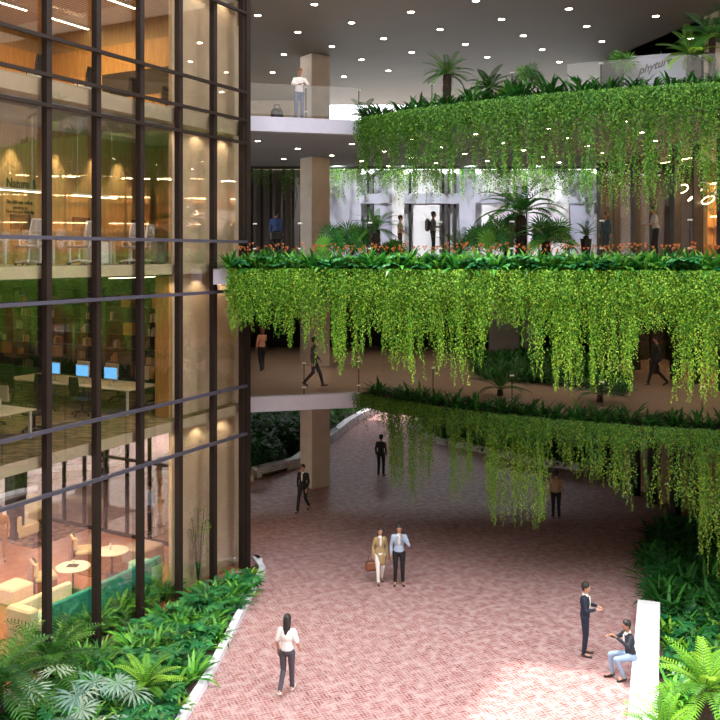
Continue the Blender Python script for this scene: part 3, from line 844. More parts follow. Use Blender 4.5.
def inpoly(x, y, P):
    c = False; n = len(P)
    for i in range(n):
        x1, y1 = P[i][0], P[i][1]; x2, y2 = P[(i + 1) % n][0], P[(i + 1) % n][1]
        if (y1 > y) != (y2 > y) and x < (x2 - x1) * (y - y1) / (y2 - y1) + x1: c = not c
    return c
def scatter(P, sp, seed, jit=.35):
    R = random.Random(seed); xs = [p[0] for p in P]; ys = [p[1] for p in P]; out = []
    y = min(ys); r = 0
    while y < max(ys):
        x = min(xs) + (r % 2) * sp / 2
        while x < max(xs):
            a = x + R.uniform(-jit, jit) * sp; c = y + R.uniform(-jit, jit) * sp
            if inpoly(a, c, P): out.append((a, c))
            x += sp
        y += sp * .87; r += 1
    return out

# --- strips in the edge planters
def along(path, sp, off, jit=.06):
    P = [Vector((p[0], p[1])) for p in inset(path, off)]; out = []; acc = 0
    for i in range(len(P) - 1):
        d = P[i + 1] - P[i]; l = d.length
        while acc < l:
            q = P[i] + d * (acc / l); out.append((q.x + random.uniform(-jit, jit), q.y + random.uniform(-jit, jit))); acc += sp
        acc -= l
    return out
def vis(x, y, lo=-8, hi=735):
    px = 360 + x / y * FPX; return lo < px < hi
n = 0
for (x, y) in along(LINE2, .27, .22):
    if not vis(x, y, 150, 760): continue
    n += 1
    if n % 3 == 0: plant('broadleaf_plant', random.choice(BR), (x, y, Z2 - .06), random.random() * 6, random.uniform(1.2, 1.4), 'low blue-green broadleaf plant at the front lip of the second-floor planter', 'plant', 'blue-green broadleaf plants along the second-floor planter')
    else: plant('strap_leaved_plant', random.choice(CL), (x, y, Z2 - .06), random.random() * 6, random.uniform(1.05, 1.3), 'bright green long-leaved plant in the second-floor planter above the vines', 'plant', 'green leafy plants along the second-floor planter')
for (x, y) in along(LINE2, .27, .62):
    if not vis(x, y, 200, 760): continue
    plant('flowering_bromeliad', random.choice(FL), (x, y, Z2 - .04), random.random() * 6, random.uniform(1.2, 1.4), 'orange-tipped flowering plant in the back row of the second-floor planter', 'plant', 'orange flowering plants along the second-floor planter')
for (x, y) in along(CURVE, .36, .42, .15):
    if not vis(x, y, 300, 760): continue
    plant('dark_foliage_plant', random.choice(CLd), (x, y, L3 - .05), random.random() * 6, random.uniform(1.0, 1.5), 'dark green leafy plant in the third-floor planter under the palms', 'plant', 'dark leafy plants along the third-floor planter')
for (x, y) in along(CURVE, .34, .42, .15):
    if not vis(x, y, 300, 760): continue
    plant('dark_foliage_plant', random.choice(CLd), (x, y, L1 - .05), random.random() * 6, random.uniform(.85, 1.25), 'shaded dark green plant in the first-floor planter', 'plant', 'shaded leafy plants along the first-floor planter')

# --- left bed at the foot of the curtain wall
bedL = [F(9.1, -.3), G(258, 563), G(264, 573), G(240, 620), G(210, 679), G(187, 716), G(160, 770), (-3.9, 12.0), F(-8, -.3)]
bedLp = [(p[0], p[1]) for p in bedL]
tag(MB().prism(bedLp, 0, .10).build('garden_soil', M['soil']), 'dark soil of the planting bed beside the curtain wall', 'soil', None, 'stuff')
cpath = [(p[0], p[1]) for p in [F(9.25, -.15), G(257, 560), G(265, 572), G(241, 620), G(211, 680), G(188, 717), G(161, 771), (-3.85, 12.0)]]
b = MB().strip(cpath, -.16, .02, 0, .16)
tag(b.build('stone_kerb', M['curb']), 'low white stone kerb edging the planting bed beside the curtain wall', 'kerb')
special = [((-6.35, 17.6), .7), ((-5.15, 17.6), .5), ((-4.6, 18.0), .7), ((-7.0, 16.2), .8)]
bedLi = [(F(8.9, -.5)), G(250, 572), G(255, 578), G(231, 622), G(201, 680), G(178, 716), G(150, 770), (-4.3, 12.0), F(-8, -.3)]
sp_ = [(x, y) for (x, y) in scatter([(q[0], q[1]) for q in bedLi], .40, 3) if y > 14.6 and 360 + x / y * FPX > -30]
k = 0
for (x, y) in sp_:
    px = 360 + x / y * FPX; py = HOR + (EYE - .4) / y * FPX
    if px < 60 and py > 640 and random.random() < .5: continue
    near_kerb = False
    r = random.random()
    if r < .52: plant('leafy_plant', random.choice(CL), (x, y, .06), random.random() * 6, random.uniform(.8, 1.15), 'mid-green long-leaved plant in the bed beside the curtain wall', 'plant', 'green leafy plants in the bed by the curtain wall')
    elif r < .66: plant('leafy_plant', random.choice(CLc), (x, y, .06), random.random() * 6, random.uniform(.6, .85), 'lime green leafy plant in the bed beside the curtain wall', 'plant', 'lime leafy plants in the bed by the curtain wall')
    elif r < .82: plant('fern', random.choice(FE), (x, y, .06), random.random() * 6, random.uniform(.8, 1.2), 'blue-green feathery fern in the bed beside the curtain wall', 'fern', 'ferns in the bed by the curtain wall')
    else: plant('broadleaf_plant', random.choice(BR), (x, y, .06), random.random() * 6, random.uniform(.9, 1.3), 'deep green lobed broadleaf plant in the bed beside the curtain wall', 'plant', 'broadleaf plants in the bed by the curtain wall')

# --- right bed
bedR = [G(650, 536), G(648, 580), (8.0, 22.6), (7.55, 21.0), (6.0, 16.2), (5.2, 13.5), (14.5, 13.5), Rr(RLEN - 2, -.3), Rr(7.4, -.3), G(690, 528)]
bedRp = [(p[0], p[1]) for p in bedR]
tag(MB().prism(bedRp, 0, .08).build('garden_soil', M['soil']), 'brown soil of the planting bed behind the long white bench', 'soil', None, 'stuff')
for (x, y) in scatter(bedRp, .42, 5):
    if not vis(x, y, 600, 770) or y < 15: continue
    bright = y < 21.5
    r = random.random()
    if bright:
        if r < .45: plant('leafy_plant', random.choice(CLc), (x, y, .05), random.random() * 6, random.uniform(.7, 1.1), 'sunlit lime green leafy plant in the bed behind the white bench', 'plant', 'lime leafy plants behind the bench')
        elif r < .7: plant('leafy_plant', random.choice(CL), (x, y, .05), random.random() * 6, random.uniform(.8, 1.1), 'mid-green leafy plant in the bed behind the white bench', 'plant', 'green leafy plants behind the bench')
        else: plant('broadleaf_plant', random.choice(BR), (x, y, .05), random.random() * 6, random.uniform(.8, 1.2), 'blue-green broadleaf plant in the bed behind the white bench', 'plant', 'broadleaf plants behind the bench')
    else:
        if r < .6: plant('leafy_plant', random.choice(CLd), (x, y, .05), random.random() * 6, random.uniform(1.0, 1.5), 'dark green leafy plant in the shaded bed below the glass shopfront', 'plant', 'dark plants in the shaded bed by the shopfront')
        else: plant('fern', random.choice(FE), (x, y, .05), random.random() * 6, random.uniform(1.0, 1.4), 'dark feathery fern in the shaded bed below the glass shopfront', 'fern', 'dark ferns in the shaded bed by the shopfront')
# bench
bp = [(p[0], p[1]) for p in (Vector((4.3, 13.9)), Vector((5.22, 16.6)), Vector((7.17, 22.0)), Vector((7.35, 22.5)))]
b = MB().strip(bp, 0, -.56, .06, .46); b.mi = 1; b.strip(bp, -.05, -.5, 0, .07)
tag(b.build('stone_bench', [M['bench'], M['dark']]), 'long white stone bench edging the sunlit planting bed', 'bench')

# --- garden behind the column
bedG = [(-9, 36.5), (-3.9, 36.6), (-2.9, 38.2), (-1.55, 43.2), (-.6, 47.2), (.7, 51), (2, 57), (-10, 57)]
tag(MB().prism(bedG, 0, .12).build('garden_soil', M['soil']), 'dark soil of the garden bed behind the square stone column', 'soil', None, 'stuff')
cp = [(-4.4, 36.4), (-2.75, 38.2), (-1.4, 43.2), (-.45, 47.2), (.85, 51), (2.2, 57)]
tag(MB().strip(cp, 0, .40, 0, .42).build('stone_kerb', M['curb']), 'broad pale kerb curving away behind the square stone column', 'kerb')
tag(MB().strip([(-9.0, 35.6), (-4.5, 35.9)], 0, .7, 0, .35).build('stone_plinth', M['cream']), 'low beige stone plinth between the facade corner and the column', 'plinth')
for (x, y) in scatter([(a_ - .9, b_) for a_, b_ in bedG], .85, 8):
    if y > 54 or not vis(x, y, 238, 400): continue
    if 360 + x / y * FPX > 322:
        plant('bushy_shrub', random.choice(HGb), (x, y, .1), random.random() * 6, random.uniform(.8, 1.1), 'bright green bushy shrub behind the curved pale kerb', 'shrub', 'bright shrubs behind the curved kerb')
    else: plant('bushy_shrub', random.choice(HG), (x, y, .1), random.random() * 6, random.uniform(1.0, 1.6), 'dark bushy shrub in the garden left of the stone column', 'shrub', 'dark shrubs in the garden behind the column')
# --- hedge island mid right
isl = [(7.2, 40.2), (8.2, 38.9), (9.8, 37.9), (10.3, 38.2), (10.5, 47), (3.2, 47), (4.2, 43)]
tag(MB().prism(isl, 0, .12).build('garden_soil', M['soil']), 'soil of the planting island at the foot of the shopfront', 'soil', None, 'stuff')
tag(MB().strip([(3.1, 47), (4.1, 43), (7.1, 40.1), (8.2, 38.8), (9.8, 37.8), (10.4, 38.0)], -.2, .0, 0, .3).build('stone_kerb', M['curb']), 'pale kerb around the hedge island beyond the man in the tan shirt', 'kerb')
for (x, y) in scatter(isl, .75, 9):
    plant('bushy_shrub', random.choice(HGb if random.random() < .5 else HG), (x, y, .1), random.random() * 6, random.uniform(1.2, 1.7), 'tall bushy shrub massed in the hedge island beyond the tan-shirted man', 'shrub', 'shrubs in the hedge island')

# --- palms and accents
def cycad(name, loc, h, n, ln, label, leaf='leafD', seed=1, e0=-.1, e1=1.35, droop=1.0, lw=.035, ll=.2, tr=.09, rz=0):
    r = empty(name, loc, rz, label, 'palm')
    if h > 0:
        b = MB(); k = 8
        b.lathe((0, 0, 0), [(tr * (1.15 - .25 * i / k) * (1.12 if i % 2 else .95), h * i / k) for i in range(k + 1)], 12)
        b.build('trunk', M['trunk'], r)
    palm_fronds(seed, n, ln, (0, 0, h), e0, e1, droop, lw, ll).build('fronds', [M[leaf], M['stem']], r)
    return r
def pt(px, Y, z): p = W(px, Y); return (p.x, p.y, z)
cycad('cycad_palm', pt(447, 26.3, L3 - .05), 1.2, 26, .95, 'dark-trunked cycad palm rising over the middle of the third-floor planter', seed=2, ll=.16, tr=.13)
cycad('low_palm', pt(364, 28.6, L3 - .05), .25, 16, .85, 'low spiky palm at the corner where balcony meets third-floor planter', seed=3, ll=.18, e0=.1)
cycad('low_palm', pt(489, 26.2, L3 - .05), .75, 18, .85, 'dark low palm between the cycad and the fan palm on the third floor', seed=4, ll=.2)
cycad('low_palm', pt(690, 23.6, L3 - .05), 1.15, 18, 1.0, 'yellow-green palm behind the glass near the beige pier', 'leafC', seed=5, ll=.2)
cycad('tall_palm', pt(712, 23.4, L3 - .05), 1.6, 22, 1.15, 'dark arching palm against the beige pier on the third floor', 'leafF', seed=6, ll=.3)
def fanpalm(loc, n, r, st, label, leaf, seed, h=0, name='fan_palm', e0=.4, e1=1.35):
    R_ = empty(name, loc, 0, label, 'palm')
    b = fan_plant(seed, n, r, st, e0, e1, .8 if loc[2] < 1 else .2)
    if h:
        MB().lathe((0, 0, 0), [(.07, 0), (.06, h * .5), (.05, h)], 10).build('trunk', M['trunk'], R_)
        b.v = [(x, y, z + h) for x, y, z in b.v]
    b.build('fronds', [M[leaf], M['stem']], R_)
    return R_
fanpalm(pt(528, 26.0, L3 - .05), 10, .42, .5, 'dark fan palm standing over the third-floor planter', 'leafD', 11, .75)
fanpalm(pt(508, 26.6, L3 - .05), 9, .35, .35, 'squat fan palm with a yellow heart on the third floor', 'leafC', 14, .5)
fanpalm(pt(622, 24.4, L3 - .05), 7, .42, .3, 'yellowish fan palm behind the glass balustrade of the third floor', 'leafD', 12, .95)
fanpalm(pt(655, 26.0, L3 - .05), 9, .5, .45, 'dark fan palm in shade behind the script-marked glass', 'leafD', 13, 1.0)
# second floor
z = L2
cycad('cycad_palm', pt(376, 29.5, z), .95, 24, 1.15, 'cycad palm on the second floor by the square column', 'leafA', seed=21, ll=.16, tr=.15)
fanpalm(pt(339, 29.5, z), 18, .48, .75, 'bushy green fan palm beside the column on the second floor', 'leafA', 22, .1)
fanpalm(pt(352, 31.0, z), 14, .5, .8, 'tall-stalked fan palm behind the cycad on the second floor', 'leafA', 27, .3)
fanpalm(pt(376 + 16, 31.5, z), 14, .42, .45, 'small rounded fan palm right of the second-floor cycad', 'leafA', 23)
fanpalm(pt(490, 27.5, z), 22, .5, .75, 'dense fan palm left of the tall arching palm', 'leafA', 24, .2)
cycad('arching_palm', pt(521, 27.5, z), 1.35, 20, 1.75, 'tall arching palm against the bright white gallery wall', 'leafA', seed=25, ll=.32, e0=.3, e1=1.45, droop=1.6, lw=.06, tr=.16)
cycad('arching_palm', pt(546, 26.8, z), .5, 14, 1.1, 'shorter spreading palm just right of the tall arching palm', 'leafA', seed=26, ll=.34, e0=.2, e1=1.3, droop=1.3, lw=.07, tr=.14)
cycad('low_palm', pt(460, 28.0, z), .1, 20, 1.3, 'low spreading palm by the walker with the backpack', 'leafD', seed=28, ll=.2, e0=.2)
t = cycad('potted_palm', pt(586, 29.0, z + .62), .1, 9, .85, 'small palm in a tall black pot before the shopfront', 'leafA', seed=29, ll=.1, e0=.3)
b = MB().lathe((0, 0, -.62), [(.13, 0), (.19, .55), (.2, .62), (.17, .62), (.16, .56)], 16); b.build('pot', M['black'], t)
# palms of the first floor behind the planter
cycad('low_palm', pt(500, 27.6, L1), .2, 12, 1.1, 'dark palm on the first floor in front of the white partition', 'leafF', seed=31, ll=.2, e0=.3)
cycad('low_palm', pt(600, 26.5, L1), .2, 12, 1.0, 'dark palm on the shaded first floor seen between the vines', 'leafF', seed=32, ll=.2, e0=.3)
# ground left
fanpalm((-6.35, 17.7, .05), 5, .55, .95, 'silvery fan palm in the bed, nearest the big feather palm', 'leafE', 41, 0, 'silver_fan_palm', .5, 1.45)
fanpalm((-5.25, 17.6, .05), 5, .55, .95, 'silvery fan palm left of the lime feather fern', 'leafE', 42, 0, 'silver_fan_palm', .5, 1.45)
fanpalm((-5.6, 15.9, .05), 4, .5, .75, 'silvery fan palm lowest in the bed, at the picture foot', 'leafE', 43, 0, 'silver_fan_palm', .3, 1.3)
fanpalm((-4.9, 16.6, .05), 3, .5, .6, 'pale drooping fan palm closest to the kerb', 'leafE', 44, 0, 'silver_fan_palm', .3, 1.1)
cycad('feather_fern', (-4.6, 18.2, .05), .25, 22, .95, 'lime green feather fern in the bed between fan palms and kerb', 'leafC', seed=45, ll=.14, e0=.3, droop=1.1)
cycad('feather_palm', (-7.35, 17.3, .05), .7, 26, 1.7, 'big olive feather palm filling the lower left corner', 'leafG' if 'leafG' in M else 'leafD', seed=46, ll=.34, e0=.1, droop=1.3, lw=.045)
cycad('feather_palm', (-6.9, 19.0, .05), .35, 20, 1.45, 'feather palm arching up against the glass by the cream sofa', 'leafD', seed=47, ll=.3, e0=.3, droop=1.2, lw=.04)
# ground right
cycad('cycad_palm', (6.5, 16.0, 0), 1.35, 26, 1.15, 'sunlit cycad palm with a thick dark trunk behind the bench', 'leafC', seed=51, ll=.2, e0=.25, droop=1.0, tr=.16)
cycad('low_palm', (5.95, 16.6, .05), .15, 24, 1.0, 'sunlit low feather palm spilling over the bench end', 'leafC', seed=52, ll=.2, e0=.1)
cycad('low_palm', (7.6, 18.2, .05), .3, 22, 1.0, 'bright feather palm behind the cycad at the picture edge', 'leafC', seed=53, ll=.2, e0=.2)
# thin shrub by the facade foot
r = empty('slender_shrub', F(6.9, .24, .03), 0, 'slender shrub with sparse pale leaves inside the glass by the beige wall', 'shrub')
R = random.Random(5); b = MB(); c = MB(); b.mi = 0
for k in range(7):
    a = k * .9; tip = Vector((math.cos(a) * .22, math.sin(a) * .22, 1.9 + .3 * math.sin(k)))
    b.tube([(0, 0, 0), tip * .5 + Vector((0, 0, .2)), tip], .012, 5)
    for j in range(34):
        q = tip * R.uniform(.4, 1.05); c.leaf = R.random(); blade(c, (q.x + R.uniform(-.15, .15), q.y + R.uniform(-.15, .15), q.z + R.uniform(-.1, .2)), R.random() * 6, R.uniform(-.5, .8), .1, .04, .6, 2)
b.build('stem', M['trunk'], r); c.build('foliage', M['leafC'], r)

for i in range(16):
    u = 1.3 + .31 * i; q = F(u, .62 + .22 * math.sin(i * 2.1), .03)
    plant('leafy_plant', random.choice(CL + CLd), q, random.random() * 6, random.uniform(1.0, 1.35), 'leafy plant inside the glass behind the teal banquette', 'plant', 'leafy plants between glass and banquette')

fanpalm(pt(547, 28.6, L2), 18, .5, .85, 'full green fan palm behind the shorter spreading palm', 'leafA', 33, .2)
fanpalm(pt(505, 29.2, L2), 14, .5, .95, 'green fan palm half hidden behind the tall arching palm', 'leafA', 34, .3)
bd = [G(470, 356, L1), G(560, 356, L1), G(625, 378, L1), G(628, 398, L1), G(560, 386, L1), G(480, 380, L1)]
for (x, y) in scatter([(q.x, q.y) for q in bd], .5, 12):
    plant('dark_foliage_plant', random.choice(CLd), (x, y, L1), random.random() * 6, random.uniform(.7, 1.1), 'dark leafy plant standing on the first-floor terrace between the planter and white partition', 'plant', 'dark plants on the first-floor terrace')
# ================================================================== FURNITURE
def place(o, first, loc, rz, label, group=None, sc=None):
    if first:
        o.location = loc; o.rotation_euler = (0, 0, rz); o['label'] = label
        if group: o['group'] = group
        if sc: o.scale = (sc,) * 3
        return o
    return copy_tree(o, loc, rz, label, sc, group)

def task_chair(light):
    m1 = M['whiteplastic'] if light else M['dark']; m2 = M['meshgrey'] if light else M['black']
    r = empty('office_chair', (0, 0, 0), 0, 'x', 'chair')
    b = MB().box((0, 0, .47), (.50, .48, .07), bev=.03); b.build('seat', m2, r)
    b = MB()   # curved mesh back
    for i in range(5):
        z0 = .58 + i * .10; y = -.23 - .03 * math.sin(i / 4 * PI) - .012 * i
        b.box((0, y, z0 + .05), (.46 - .02 * abs(i - 2), .03, .104), bev=.01)
    b.build('backrest', m2, r)
    b = MB(); b.tube([(-.24, -.25, .56), (-.25, -.28, .85), (-.2, -.29, 1.1), (.2, -.29, 1.1), (.25, -.28, .85), (.24, -.25, .56)], .018, 6)
    b.tube([(0, -.05, .42), (0, -.27, .46), (0, -.29, .75)], .022, 6); b.build('back_frame', m1, r)
    for s in (-1, 1):
        MB().tube([(s * .2, 0, .45), (s * .29, 0, .5), (s * .29, .02, .68)], .016, 6).box((s * .29, .04, .69), (.07, .26, .03), bev=.01).build('armrest', m1, r)
    b = MB().cyl((0, 0, .1), (0, 0, .44), .03)
    for k in range(5):
        a = k * 2 * PI / 5; b.tube([(0, 0, .13), (math.cos(a) * .3, math.sin(a) * .3, .08)], [.028, .018], 6)
    base = b.build('base', m1, r)
    for k in range(5):
        a = k * 2 * PI / 5; c, s = math.cos(a) * .3, math.sin(a) * .3
        MB().cyl((c - s * .02, s + c * .02, .035), (c + s * .02, s - c * .02, .035), .035, n=10).build('caster', M['black'], base)
    return r
WC = task_chair(True); DC = task_chair(False)

def desk(L_, D, name='desk', label='', loc=(0, 0, 0), rz=0, h=.73):
    r = empty(name, loc, rz, label, 'desk')
    MB().box((0, 0, h - .015), (L_, D, .03), bev=.006).build('tabletop', M['tabletop'], r)
    for sx in (-1, 1):
        for sy in (-1, 1):
            MB().box((sx * (L_ / 2 - .12), sy * (D / 2 - .1), (h - .03) / 2), (.06, .06, h - .03)).build('leg', M['whiteplastic'], r)
    MB().box((0, 0, h - .09), (L_ - .3, .05, .06)).build('crossbar', M['whiteplastic'], r)
    return r

def allinone(lit):
    r = empty('desktop_computer', (0, 0, 0), 0, 'x', 'computer')
    MB().box((0, 0, .37), (.54, .03, .40), bev=.012).build('casing', M['alum'], r)
    MB().box((0, .017, .385), (.50, .006, .32)).build('screen', M['screen'] if lit else M['black'], r)
    b = MB().box((0, -.02, .004 + .006), (.20, .18, .012), bev=.004); b.cyl((0, -.05, .01), (0, -.02, .25), .03, .03, 8); b.build('stand', M['alum'], r)
    return r
IM = allinone(True)
def monitor():
    r = empty('computer_monitor', (0, 0, 0), 0, 'x', 'monitor')
    MB().box((0, 0, .36), (.62, .03, .38), bev=.01).build('screen', M['black'], r)
    b = MB().box((0, 0, .008), (.24, .18, .016), bev=.004); b.cyl((0, -.03, .01), (0, -.03, .3), .02, n=8); b.build('stand', M['dark'], r)
    return r
MO = monitor()
def pedestal():
    r = empty('drawer_pedestal', (0, 0, 0), 0, 'x', 'drawer unit')
    MB().box((0, 0, .31), (.40, .5, .58), bev=.008).build('body', M['whiteplastic'], r)
    for k in range(3):
        d = MB().box((0, .255, .13 + k * .19), (.38, .02, .17), bev=.004).build('drawer', M['white'], r)
        MB().box((0, .272, .17 + k * .19), (.12, .014, .02)).build('handle', M['steel'], d)
    for sx in (-1, 1):
        for sy in (-1, 1): MB().cyl((sx * .15, sy * .2, 0), (sx * .15, sy * .2, .03), .025, n=8).build('caster', M['black'], r)
    return r
PD = pedestal()

WIN = FROT + PI       # local +x along facade ... faces
def hd(v):            # heading so that local +y points along v
    return math.atan2(-v.x, v.y)
H_OUT = hd(-FM); H_IN = hd(FM); H_U = hd(FD); H_D = hd(-FD)

# ---- library level (first floor of the left building)
za = 5.0
d0 = desk(5.2, 1.4, 'long_desk', 'long pale shared desk with a row of lit desktop computers', F(6.3, 4.3, za), 0)
d0.rotation_euler = (0, 0, H_U)    # length across the room (local x = along FM)
side = ['nearest the beige wall', 'in the middle of the row', 'farthest from the beige wall']
first = True
for i, w in enumerate((2.75, 3.9, 5.1)):
    place(IM, i == 0, F(6.0, w, za + .73), H_D, 'lit blue-screened computer on the long library desk, ' + side[i], 'lit computers on the long desk')
for i, w in enumerate((2.1, 3.3, 4.5)):
    place(IM, False, F(6.6, w, za + .73), H_U, 'pale-backed computer on the long library desk, ' + side[i], 'computers facing away on the long desk')
nC = [0, 0]
def dchair(u, w, z, rz, label, group): place(DC, nC[0] == 0, F(u, w, z), rz, label, group); nC[0] += 1
def wchair(u, w, z, rz, label, group): place(WC, nC[1] == 0, F(u, w, z), rz, label, group); nC[1] += 1
for i, w in enumerate((3.0, 4.4, 5.9)):
    dchair(5.15, w, za, H_U + .2 * (i - 1), 'dark chair before the long library desk, ' + side[i], 'chairs along the long library desk')
for i, w in enumerate((2.4, 3.9, 5.4)):
    dchair(7.45, w, za, H_D, 'dark chair behind the long library desk, ' + side[i], 'chairs along the long library desk')
d1 = desk(3.6, 1.35, 'long_desk', 'pale shared desk cut by the picture edge on the library floor', F(1.75, 3.5, za), H_U)
place(IM, False, F(2.1, 2.6, za + .73), H_U, 'computer seen from its pale back on the desk at the picture edge')
place(IM, False, F(1.5, 3.2, za + .73), H_D, 'lit computer on the desk at the picture edge')
for i, (u, w) in enumerate(((2.95, 2.4), (.6, 3.2), (2.95, 4.0))):
    dchair(u, w, za, (H_D, H_U, H_D)[i], ('dark office chair at the near end of the desk by the picture edge', 'dark office chair before the desk by the picture edge', 'dark office chair behind the desk by the picture edge')[i], 'chairs at the picture-edge desk')
# bookcases along the end wall, books on them
books = []
for k, (cr, cg, cb) in enumerate(((.50, .46, .38), (.30, .10, .05), (.55, .30, .06), (.10, .12, .14), (.36, .30, .22))):
    books.append(MB().box((0, 0, .13), (.045, .17, .26), bev=.004).mesh('book', [mat('book_cover_' + 'abcde'[k], (cr, cg, cb), .7)]))
R = random.Random(4); nb = 0
for c in range(7):
    w0 = 1.3 + c * 1.5
    r = empty('bookcase', F(8.87, w0 + .7, za), H_D, 'tall black open bookcase on the library end wall, ' + ('beside the beige wall', 'second from the beige wall', 'third from the beige wall', 'fourth from the beige wall', 'fifth from the beige wall', 'sixth from the beige wall', 'farthest from the beige wall')[c], 'bookcase', 'black bookcases on the library end wall')
    b = MB()
    for s in (-1, 1): b.box((s * .72, 0, 1.7), (.05, .34, 3.4))
    b.box((0, -.16, 1.7), (1.44, .02, 3.4)); b.build('frame', M['dark'], r)
    for k in range(8):
        MB().box((0, 0, .05 + k * .46), (1.42, .33, .03)).build('shelf', M['dark'], r)
    for k in (1, 2, 3, 4, 5, 6):
        if R.random() < .22:
            x0 = R.uniform(-.3, .3)
            q = F(8.87, w0 + .7, za + .05 + k * .46 + .016) - FM * 0
            o = MB().box((0, 0, .2), (.42, .3, .4), bev=.01).build('storage_box', mat('amber_box', (.50, .24, .05), .6, noise=.2)); o.location = q + FM * x0; o.rotation_euler = (0, 0, H_D)
            tag(o, 'amber storage box on a black library bookcase shelf', 'box', 'amber boxes on the bookcases'); continue
        x = R.uniform(-.65, -.1)
        for j in range(R.randint(3, 8)):
            o = bpy.data.objects.new('book', R.choice(books)); COL.objects.link(o)
            o.location = F(8.83, w0 + .7, za + .05 + k * .46 + .016) + FM * (-x); o.rotation_euler = (0, 0, H_D)
            o.scale = (1, 1, R.uniform(.75, 1.15)); x += .052; nb += 1
            tag(o, 'upright book on a black library bookcase shelf', 'book', 'books on the library bookcases')
# round rug-like light patch pillar lamp
# ---- office level (second floor)
zb = 9.32
for i, (u, w) in enumerate(((2.3, 2.1), (4.3, 2.1), (6.3, 1.9))):
    desk(1.7, .8, 'desk', ('white desk under the wall lettering', 'white desk in the middle of the office row', 'white desk at the core-wall end of the office row')[i], F(u, w, zb), H_OUT)
    place(MO, i == 0, F(u + .05, w + .1, zb + .73), H_IN, ('black monitor on the desk under the wall lettering', 'black monitor on the middle office desk', 'black monitor on the desk by the core wall')[i], 'office monitors')
    place(PD, i == 0, F(u + .55, w - .0, zb), H_OUT, ('white drawer unit under the lettering-side desk', 'white drawer unit under the middle office desk', 'white drawer unit under the desk by the core wall')[i], 'white drawer units')
for i, (u, w, a) in enumerate(((3.1, .95, .4), (5.0, 1.0, -.2), (5.75, 1.35, .3), (1.6, 1.0, .1))):
    wchair(u, w, zb, H_IN + a, ('white mesh office chair between the first two drawer units', 'white mesh office chair seen side-on in mid office', 'white mesh office chair beside the last drawer unit', 'white mesh office chair at the picture edge')[i], 'white office chairs')
place(PD, False, F(4.0, 1.3, zb), H_OUT, 'white drawer unit standing free left of the middle desk', 'white drawer units')
# wall lettering
def tomesh(o):
    dg = bpy.context.evaluated_depsgraph_get(); dg.update()
    me = bpy.data.meshes.new_from_object(o.evaluated_get(dg)); n = o.name; mw = o.matrix_world.copy(); bpy.data.objects.remove(o)
    me.name = n; o2 = bpy.data.objects.new(n, me); COL.objects.link(o2); o2.matrix_world = mw
    return o2
def text(body, u, z, size, label):
    cu = bpy.data.curves.new('wall_lettering', 'FONT'); cu.body = body; cu.size = size; cu.extrude = .006; cu.offset = size * .02
    cu.align_x = 'LEFT'; cu.materials.append(M['black'])
    o = bpy.data.objects.new('wall_lettering', cu); COL.objects.link(o)
    o.matrix_world = Matrix.Translation(F(u, 3.885, z)) @ Matrix.Rotation(FROT, 4, 'Z') @ Matrix.Rotation(PI / 2, 4, 'X') @ Matrix.Diagonal((.66, 1, 1, 1))
    return tag(tomesh(o), label, 'lettering', 'wall lettering')
text('Nature &', 3.28, 11.40, .40, 'black heading lettering on the tan office wall')
text('The child may walk in\n        meadows in', 3.28, 10.98, .15, 'upper small block of black lettering on the tan office wall')
text('Now is a cool little day\n        rest in garden', 3.28, 10.72, .15, 'lower small block of black lettering on the tan office wall')
def linear(name, u0, u1, w, z, label, across=False, drop=0.0, group=None):
    r = empty(name, F((u0 + u1) / 2, w, z), FROT + (PI / 2 if across else 0), label, 'lamp', group)
    L_ = abs(u1 - u0)
    MB().box((0, 0, 0), (L_, .11, .06)).build('housing', M['whiteplastic'], r)
    MB().box((0, 0, -.034), (L_ - .02, .09, .01)).build('lamp_lens', M['strip'], r)
    if drop:
        for s in (-1, 1): MB().cyl((s * L_ * .4, 0, .03), (s * L_ * .4, 0, drop), .006, n=6).build('cable', M['steel'], r)
    return r
# studio ceiling strips (third floor)
labs = ['far', 'middle', 'near']
for i, (u0, u1) in enumerate(((7.3, 9.0), (4.6, 6.4), (1.8, 3.6))):
    linear('linear_light', u0, u1, 6.8, 17.41, 'bright linear light in the slatted studio ceiling, ' + ('beside the end wall', 'second from the end wall', 'third from the end wall')[i], group='studio ceiling strips')
for i, (u0, u1) in enumerate(((6.2, 7.9), (3.5, 5.2), (.8, 2.5))):
    linear('linear_light', u0, u1, 3.6, 17.41, 'linear light in the slatted studio ceiling nearer the glass, ' + ('by the core wall', 'middle of the row', 'end of the row')[i], group='studio ceiling strips')
# office pendants (second floor)
for i, (u0, u1, w) in enumerate(((.3, 2.79, 2.0), (3.87, 5.44, 2.0), (-2.5, -.2, 2.0))):
    linear('pendant_light', u0, u1, w, 11.2, ('slim linear pendant crossing below the wall lettering heading', 'slim linear pendant before the mid office wall', 'slim linear pendant at the picture edge of the office')[i], drop=1.92, group='office linear pendants')
for i, (u0, u1, w) in enumerate(((5.5, 7.5, 2.3), (2.5, 4.5, 2.6), (5.5, 7.5, 6.5), (1.0, 3.0, 6.5))):
    linear('linear_light', u0, u1, w, 8.94, ('linear light over the long library desk', 'linear light over the picture-edge library desk', 'linear light deep in the library', 'linear light deepest in the library')[i], group='library ceiling strips')
for i, (u0, u1, w) in enumerate(((6.5, 8.6, 2.6), (3.6, 5.6, 2.2), (.6, 2.6, 2.2), (6.2, 8.4, 5.6), (3.0, 5.0, 5.6), (2.0, 4.5, 8.6))):
    linear('linear_light', u0, u1, w, 4.62, 'linear light in the lounge ceiling, ' + ('near the core wall', 'above the round tables', 'above the cream sofa', 'by the glazed end', 'in mid lounge', 'deep in the lounge')[i], group='lounge ceiling strips')
